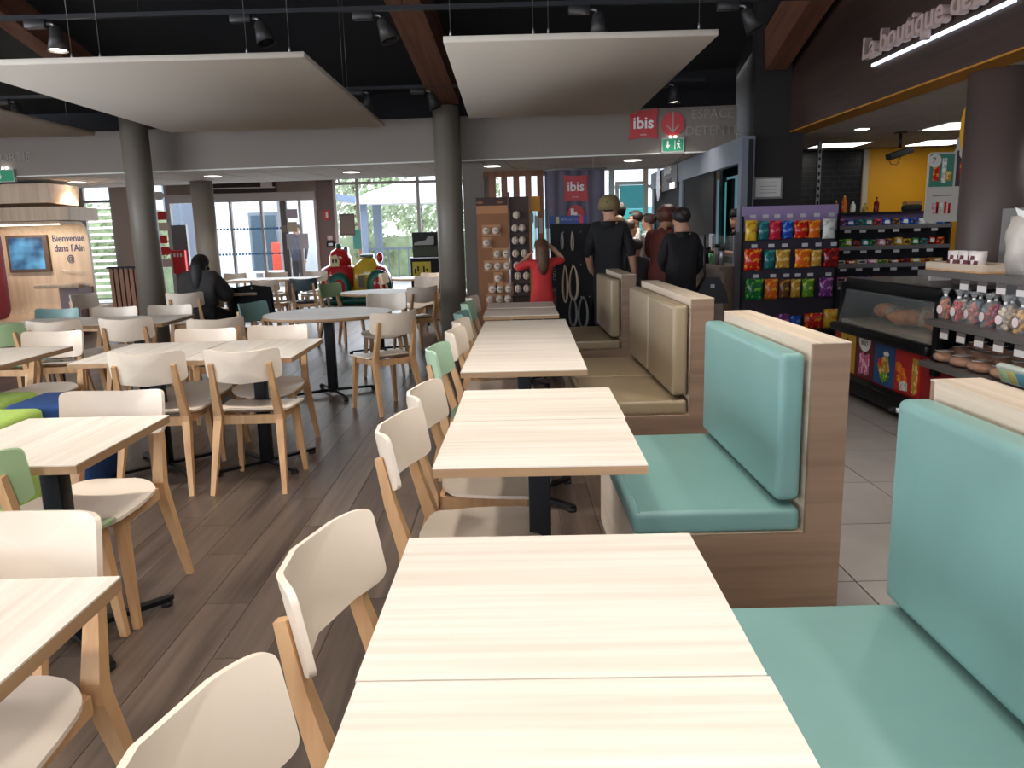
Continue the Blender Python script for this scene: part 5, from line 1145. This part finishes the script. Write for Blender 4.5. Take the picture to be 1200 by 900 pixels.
# ================================================================== PEOPLE
def skinmat(): return mat('skin', rgb(196, 146, 118), .55, var=.05, scale=12)
def person(name, label, loc, rz, h, pose, shirt, pants, shoe=None, sleeve='short', hair=None, hairc=(.02, .014, .01), female=False, skirt=False, coat=0., waist=.86, collar=False, wide=1.):
    k = h/1.75; root = thing('person', label, 'person', loc, rz)
    J = dict(pelvis=(0, 0, .94), spine=(0, .0, 1.10), chest=(0, 0, 1.29), neck=(0, -.005, 1.475), jaw=(0, .03, 1.555), mid=(0, .015, 1.635), top=(0, 0, 1.70),
             shR=(.165, 0, 1.415), shL=(-.165, 0, 1.415), elR=(.215, -.03, 1.15), elL=(-.215, -.03, 1.15), wrR=(.235, .06, .92), wrL=(-.235, .06, .92), haR=(.235, .09, .84), haL=(-.235, .09, .84),
             hiR=(.085, 0, .90), hiL=(-.085, 0, .90), knR=(.10, .02, .50), knL=(-.10, .02, .50), anR=(.10, -.02, .09), anL=(-.10, -.02, .09), toR=(.115, .13, .035), toL=(-.115, .13, .035))
    J.update(pose); J = {a: Vector(b) for a, b in J.items()}
    R = dict(pelvis=(.165, .115), spine=(.14, .10), chest=(.165, .115), neck=(.055, .06), jaw=(.066, .082), mid=(.086, .106), top=(.062, .075), sh=(.062, .062), el=(.046, .046), wr=(.030, .034), ha=(.036, .018), hi=(.092, .10), kn=(.062, .064), an=(.042, .048), to=(.042, .030))
    if female: R['spine'] = (.12, .092); R['pelvis'] = (.175, .12); R['sh'] = (.05, .05); R['chest'] = (.145, .11)
    for q in ('spine', 'chest', 'pelvis'): R[q] = (R[q][0]*wide, R[q][1]*wide**.6)
    if coat: 
        for q in ('pelvis', 'spine', 'chest', 'sh', 'el', 'hi'): R[q] = tuple(v+coat for v in R[q])
    bones = [('pelvis', 'spine', 's'), ('spine', 'chest', 's'), ('chest', 'neck', 'n'), ('neck', 'jaw', 'k'), ('jaw', 'mid', 'k'), ('mid', 'top', 'k')]
    for s in 'LR': bones += [('chest', 'sh'+s, 's'), ('sh'+s, 'el'+s, 's' if sleeve != 'none' else 'k'), ('el'+s, 'wr'+s, 's' if sleeve == 'long' else 'k'), ('wr'+s, 'ha'+s, 'k'), ('pelvis', 'hi'+s, 'p'), ('hi'+s, 'kn'+s, 'p'), ('kn'+s, 'an'+s, 'p'), ('an'+s, 'to'+s, 'f')]
    names = list(J); idx = {a: i for i, a in enumerate(names)}
    V = [J[a]*k for a in names]; E_ = [(idx[a], idx[b]) for a, b, _ in bones]; rr = [R.get(a, R.get(a[:2])) for a in names]
    # head features and fingers
    def addv(p, r_, parent): V.append(Vector(p)*k); rr.append((r_, r_)); E_.append((parent, len(V)-1)); return len(V)-1
    md = J['mid']; addv(md+Vector((0, .105, -.02)), .014, idx['mid'])
    for s in (-1, 1): addv(md+Vector((s*.092, -.01, -.005)), .02, idx['mid'])
    for s in 'LR':
        w_ = J['wr'+s]; h_ = J['ha'+s]; d = (h_-w_).normalized(); side = d.cross(Vector((0, 0, 1))); side = Vector((0, 1, 0)) if side.length < .3 else side.normalized()
        for q, (o_, ln) in enumerate(((-.03, .07), (-.01, .085), (.01, .08), (.03, .062))):
            a = addv(h_+d*.03+side*o_, .0085, idx['ha'+s]); b_ = addv(h_+d*(.03+ln*.55)+side*o_*1.1+Vector((0, 0, -.008)), .008, a); addv(h_+d*(.03+ln)+side*o_+Vector((0, 0, -.018)), .0065, b_)
        a = addv(w_.lerp(h_, .6)+side*-.035, .0095, idx['ha'+s]); addv(h_+side*-.055+d*.03, .008, a)
    me = bpy.data.meshes.new('body'); me.from_pydata(V, E_, []); o = bpy.data.objects.new('body_tmp', me)
    o.modifiers.new('s', 'SKIN'); sv = me.skin_vertices[0].data
    for i, v in enumerate(sv): v.radius = (rr[i][0]*k*1.08, rr[i][1]*k*1.08); v.use_root = (i == idx['pelvis'])
    md_ = o.modifiers.new('d', 'SUBSURF'); md_.levels = 2; md_.render_levels = 2
    bm_ = evaluated_mesh(o); bpy.data.objects.remove(o); bpy.data.meshes.remove(me)
    shoe = shoe or M_BLACKM
    bm_.materials.clear()
    for m_ in (shirt, pants, skinmat(), shoe): bm_.materials.append(m_)
    segs = [(J[a]*k, J[b]*k, t, max(R.get(a, R.get(a[:2])))*k) for a, b, t in bones]
    for p in bm_.polygons:
        c = p.center; best = None
        for a, b, t, r_ in segs:
            ab = b-a; u = max(0, min(1, (c-a).dot(ab)/ab.length_squared)); d = (c-(a+ab*u)).length-r_*.5
            if best is None or d < best[0]: best = (d, t, u)
        t, u = best[1], best[2]
        nz_ = (J['neck'].z-(-.02 if collar else .03))*k; nr = ((c.x-J['neck'].x*k)**2+(c.y-J['neck'].y*k)**2)**.5
        if t in 'sn': t = 'k' if (c.z > nz_ and nr < .092*k) else 's'
        if t in 'sp' and J['pelvis'].z > .8: t = ('s' if c.z > waist*k else 'p') if abs(c.x) < .2*k*wide else t
        p.material_index = {'s': 0, 'p': 1, 'k': 2, 'f': 3}[t]; p.use_smooth = True
    # lift the cloth off the skin a little
    cloth = set(v for p in bm_.polygons if p.material_index in (0, 1) for v in p.vertices); skin_ = set(v for p in bm_.polygons if p.material_index == 2 for v in p.vertices)
    for i in cloth-skin_: v = bm_.vertices[i]; v.co = v.co+v.normal*.010
    body = obj('body', bm_, None, root)
    nb = J['neck']*k; er = (.112 if collar else .082)*k
    if sleeve != 'none': MB().lathe([(er*1.25, -.045*k), (er*1.02, 0), (er, .022*k if not collar else .06*k), (er*.93, .02*k), (er*1.1, -.045*k)], 20, (nb.x, nb.y+.004, nb.z-.012*k)).build('collar', shirt, root)
    mk = J['mid']*k
    for s in (-1, 1): MB().ball(mk+Vector((s*.034*k, .098*k, .005*k)), .013*k, 8, 6).build('eye', mat('eye_dark', rgb(50, 36, 30), .3), root)
    MB().ball(mk+Vector((0, .092*k, -.075*k)), (.024*k, .01*k, .007*k), 8, 6).build('mouth', mat('lips', rgb(150, 84, 76), .5), root)
    if hair:
        hm = MB(); c = mk+Vector((0, -.012*k, .03*k)); hb = bmesh.new(); bmesh.ops.create_uvsphere(hb, u_segments=20, v_segments=14, radius=1)
        curly = hair == 'curly'; rn = random.Random(5)
        rx, ry, rz_ = (.104*k, .120*k, .098*k) if not curly else (.125*k, .135*k, .115*k)
        for v in hb.verts:
            f_ = 1+(rn.uniform(-.06, .08) if curly else .015*math.sin(25*v.co.x+9*v.co.z)); v.co = Vector((c.x+v.co.x*rx*f_, c.y+v.co.y*ry*f_, c.z+v.co.z*rz_*f_))
        bmesh.ops.delete(hb, geom=[f for f in hb.faces if (f.calc_center_median().y > c.y+.045*k and f.calc_center_median().z < c.z+.035*k) or f.calc_center_median().z < c.z-.082*k], context='FACES')
        hm.bm(hb, None, True)
        if hair == 'long':
            hm.tube([c+Vector((0, -.05*k, .02*k)), c+Vector((0, -.085*k, -.08*k)), c+Vector((0, -.115*k, -.2*k)), c+Vector((0, -.12*k, -.34*k)), c+Vector((.01, -.11*k, -.42*k))], [.085*k, .10*k, .095*k, .075*k, .03*k], 12)
        if hair == 'bun': hm.ball(c+Vector((0, -.11*k, .03*k)), .05*k)
        hm.build('hair', mat('hair_%s_%d' % (name, int(hairc[0]*1000)), hairc, .6, var=.3, scale=30), root)
    return root, J, k
M_BLKSH = mat('black_cotton', rgb(22, 21, 24), .85, var=.1, scale=12); M_BLKTR = mat('black_trousers', rgb(26, 26, 30), .85); M_JEAN = mat('dark_jeans', rgb(48, 56, 74), .8, var=.1, scale=30)
M_REDSH = mat('red_tshirt', rgb(204, 52, 50), .8, var=.05, scale=10); M_WHSH = mat('white_shirt', rgb(214, 208, 204), .8); M_GREYC = mat('charcoal_coat', rgb(52, 48, 47), .9, var=.08, scale=16); M_RUST = mat('rust_jacket', rgb(96, 40, 30), .85); M_GRYSH = mat('grey_hoodie', rgb(70, 66, 66), .85)
# man with a cap, seen from behind
r, J, k = person('man', 'person in black t-shirt and khaki cap standing with back turned', (1.13, 8.88, 0), rad(-18), 1.76, dict(elR=(.25, .0, 1.13), wrR=(.26, .10, .92), haR=(.25, .16, .87), elL=(-.24, .0, 1.14), wrL=(-.24, .12, .96), haL=(-.22, .18, .92)), M_BLKSH, M_BLKTR, hair='short', hairc=rgb(40, 32, 28))
c = J['mid']*k
M_CAP = mat('khaki_cap', rgb(128, 112, 76), .85, var=.06, scale=20)
MB().lathe([(.121*k, -.05*k), (.124*k, .01*k), (.108*k, .075*k), (.06*k, .112*k), (.0001, .12*k)], 18, (c.x, c.y-.012, c.z+.02)).build('cap', M_CAP, r)
MB().prism([(c.x-.075, c.y+.07), (c.x+.075, c.y+.07), (c.x+.07, c.y+.15), (c.x+.03, c.y+.185), (c.x-.03, c.y+.185), (c.x-.07, c.y+.15)], c.z+.0, c.z+.012).build('cap_visor', M_CAP, r)
# girl in red, hands raised to her head
person('girl', 'child in red t-shirt with long brown hair, hands raised to the head', (.36, 8.66, 0), rad(8), 1.32, dict(elR=(.33, .03, 1.44), wrR=(.20, .10, 1.60), haR=(.13, .12, 1.66), elL=(-.36, .02, 1.34), wrL=(-.23, .14, 1.45), haL=(-.16, .16, 1.52), shR=(.16, 0, 1.42), shL=(-.16, 0, 1.41)), M_REDSH, M_JEAN, hair='long', hairc=rgb(96, 66, 46), female=True, waist=.66)
# woman in black with shoulder bag
r, J, k = person('woman', 'person in black top with dark hair and a shoulder bag, back turned', (1.80, 8.25, 0), rad(10), 1.60, dict(elR=(.26, .0, 1.14), wrR=(.22, .16, 1.0), haR=(.18, .2, .98), elL=(-.23, .02, 1.16), wrL=(-.12, .18, 1.06), haL=(-.06, .22, 1.05)), M_BLKSH, M_BLKTR, sleeve='long', hair='bun', hairc=rgb(38, 28, 24), female=True, wide=1.3)
t = thing('handbag', 'black shoulder bag hanging at the side of the person in black', 'bag', (2.09, 8.15, .62)); MB().prism([(-.17, .0), (.17, 0), (.15, .12), (.07, .27), (-.07, .27), (-.15, .12)], -.07, .07, 'y', True).build('pouch', mat('bag_leather', rgb(26, 24, 26), .5), t); MB().tube([(-.06, 0, .25), (-.07, .02, .45), (-.06, .03, .70)], .012, 6).build('strap', mat('bag_leather', rgb(26, 24, 26), .5), t); MB().box(-.02, .02, -.08, -.071, .16, .2).build('buckle', M_STEEL, t)
person('woman', 'person with curly red brown hair in a rust jacket leaning over', (1.74, 8.95, 0), rad(-40), 1.68, dict(neck=(.0, .05, 1.46), jaw=(0, .11, 1.52), mid=(0, .12, 1.59), top=(0, .12, 1.66), elR=(.24, .1, 1.16), wrR=(.15, .3, 1.1), haR=(.12, .36, 1.1), elL=(-.24, .1, 1.16), wrL=(-.15, .3, 1.1), haL=(-.12, .36, 1.1)), M_RUST, M_JEAN, sleeve='long', hair='curly', hairc=rgb(92, 50, 36), female=True)
person('child', 'child in a grey hoodie standing in the queue before the counter', (1.50, 9.3, 0), rad(10), 1.28, {}, M_GRYSH, M_JEAN, sleeve='long', hair='short', hairc=rgb(46, 34, 28))
person('man', 'person in white shirt facing left in the queue, dark hair', (1.86, 11.6, 0), rad(80), 1.66, {}, M_WHSH, M_JEAN, hair='short', hairc=rgb(44, 32, 28))
person('woman', 'person in white shirt farther back in the queue, hair tied up', (2.12, 12.0, 0), rad(60), 1.62, {}, M_WHSH, M_BLKTR, hair='bun', hairc=rgb(60, 40, 32), female=True)
person('man', 'tall dark haired person behind the man in the cap', (1.55, 11.3, 0), rad(15), 1.76, {}, M_BLKSH, M_BLKTR, hair='curly', hairc=rgb(40, 34, 30))
person('woman', 'fair haired person in black vest beyond the man in the cap', (1.50, 10.8, 0), rad(-10), 1.58, {}, M_BLKSH, M_JEAN, sleeve='none', hair='short', hairc=rgb(120, 92, 62), female=True)
person('child', 'person in cream top right of the man in the cap', (1.68, 11.0, 0), rad(-70), 1.52, {}, M_WHSH, M_JEAN, hair='short', hairc=rgb(70, 48, 38))
r, J, k = person('woman', 'server in dark clothes and black cap behind the food counter', (2.86, 9.85, 0), rad(95), 1.60, dict(elR=(.22, .12, 1.16), wrR=(.12, .3, 1.2), haR=(.1, .36, 1.22), elL=(-.22, .12, 1.16), wrL=(-.12, .3, 1.2), haL=(-.1, .36, 1.22)), M_BLKSH, M_BLKTR, hair='short', hairc=rgb(30, 24, 22), female=True)
c = J['mid']*k; MB().lathe([(.115*k, -.01), (.12*k, .03), (.10*k, .08), (.0001, .10)], 16, (c.x, c.y, c.z+.03)).build('cap', M_BLACKM, r)
t = thing('paper_pad', 'white order sheets held up by the server at the counter', 'paper', (2.53, 9.85, 1.22)); MB().box(-.004, .004, -.13, .13, -.09, .1).build('sheet', mat('pad_white', rgb(190, 200, 216), .6), t); MB().box(-.008, -.0042, -.12, -.04, -.07, .05).build('print', mat('pad_print', rgb(130, 120, 130), .6), t)
# seated person in a dark coat
r, J, k = person('man', 'person in a dark coat seated with back turned at a left table', (-3.70, 9.40, 0), rad(-6), 1.60, dict(pelvis=(0, 0, .56), spine=(0, .02, .72), chest=(0, .03, .91), neck=(0, .05, 1.085), jaw=(0, .11, 1.15), mid=(0, .10, 1.23), top=(0, .09, 1.30), shR=(.18, .04, 1.02), shL=(-.18, .04, 1.02), elR=(.27, .18, .80), elL=(-.26, .18, .80), wrR=(.18, .42, .80), wrL=(-.16, .42, .80), haR=(.12, .50, .80), haL=(-.1, .50, .80), hiR=(.1, .02, .53), hiL=(-.1, .02, .53), knR=(.13, .44, .52), knL=(-.13, .44, .52), anR=(.12, .42, .09), anL=(-.12, .42, .09), toR=(.13, .57, .035), toL=(-.13, .57, .035)), M_GREYC, M_BLKTR, sleeve='long', hair='long', hairc=rgb(26, 22, 22), coat=.055, collar=True)
# dark coat over the next chair, and a bag
t = thing('draped_coat', 'black coat draped over a chair right of the seated person', 'coat', (-3.28, 10.0, 0))
b = MB(); V = []; nn = 12
for s in (0, 1):
    for j in range(7):
        for i in range(nn+1):
            u = i/nn*2-1; v = j/6; V.append((u*(.24+.05*v)+.01*math.sin(9*v+i), (-.05 if s == 0 else .05)*(.4+v)+.02*math.sin(i*1.3+j*.6), .83-.45*v-.03*abs(u)))
q = 7*(nn+1); F = []
for j in range(6):
    for i in range(nn):
        a = j*(nn+1)+i; F.append([a, a+nn+1, a+nn+2, a+1]); F.append([q+a, q+a+1, q+a+nn+2, q+a+nn+1])
for i in range(nn): F.append([i, i+1, q+i+1, q+i])
b.add(V, F, True).build('cloth', M_BLKSH, t); MB().tube([(-.2, -.03, .80), (-.26, -.06, .6), (-.24, -.05, .42)], [.05, .05, .04], 8).build('sleeve', M_BLKSH, t)
chair(-3.28, 10.02, 90, 'cream chair under the draped black coat')
t = thing('rucksack', 'dark rucksack on the floor beside the seated person', 'bag', (-3.28, 9.35, 0)); MB().rbox(-.16, .16, -.12, .12, 0, .36, .07, 3).build('body', M_BLACKM, t); MB().rbox(-.11, .11, -.17, -.12, .04, .2, .03, 2).build('pocket', mat('bag_brown', rgb(84, 60, 44), .7), t); MB().tube([(-.05, 0, .35), (0, 0, .43), (.05, 0, .35)], .012, 6).build('handle', M_BLACKM, t)
# person outside the door
person('man', 'person outside behind the notices on the entrance door', (-5.2, 19.6, 0), rad(160), 1.75, {}, mat('navy_coat', rgb(50, 58, 80), .8), M_BLKTR, sleeve='long', hair='short')
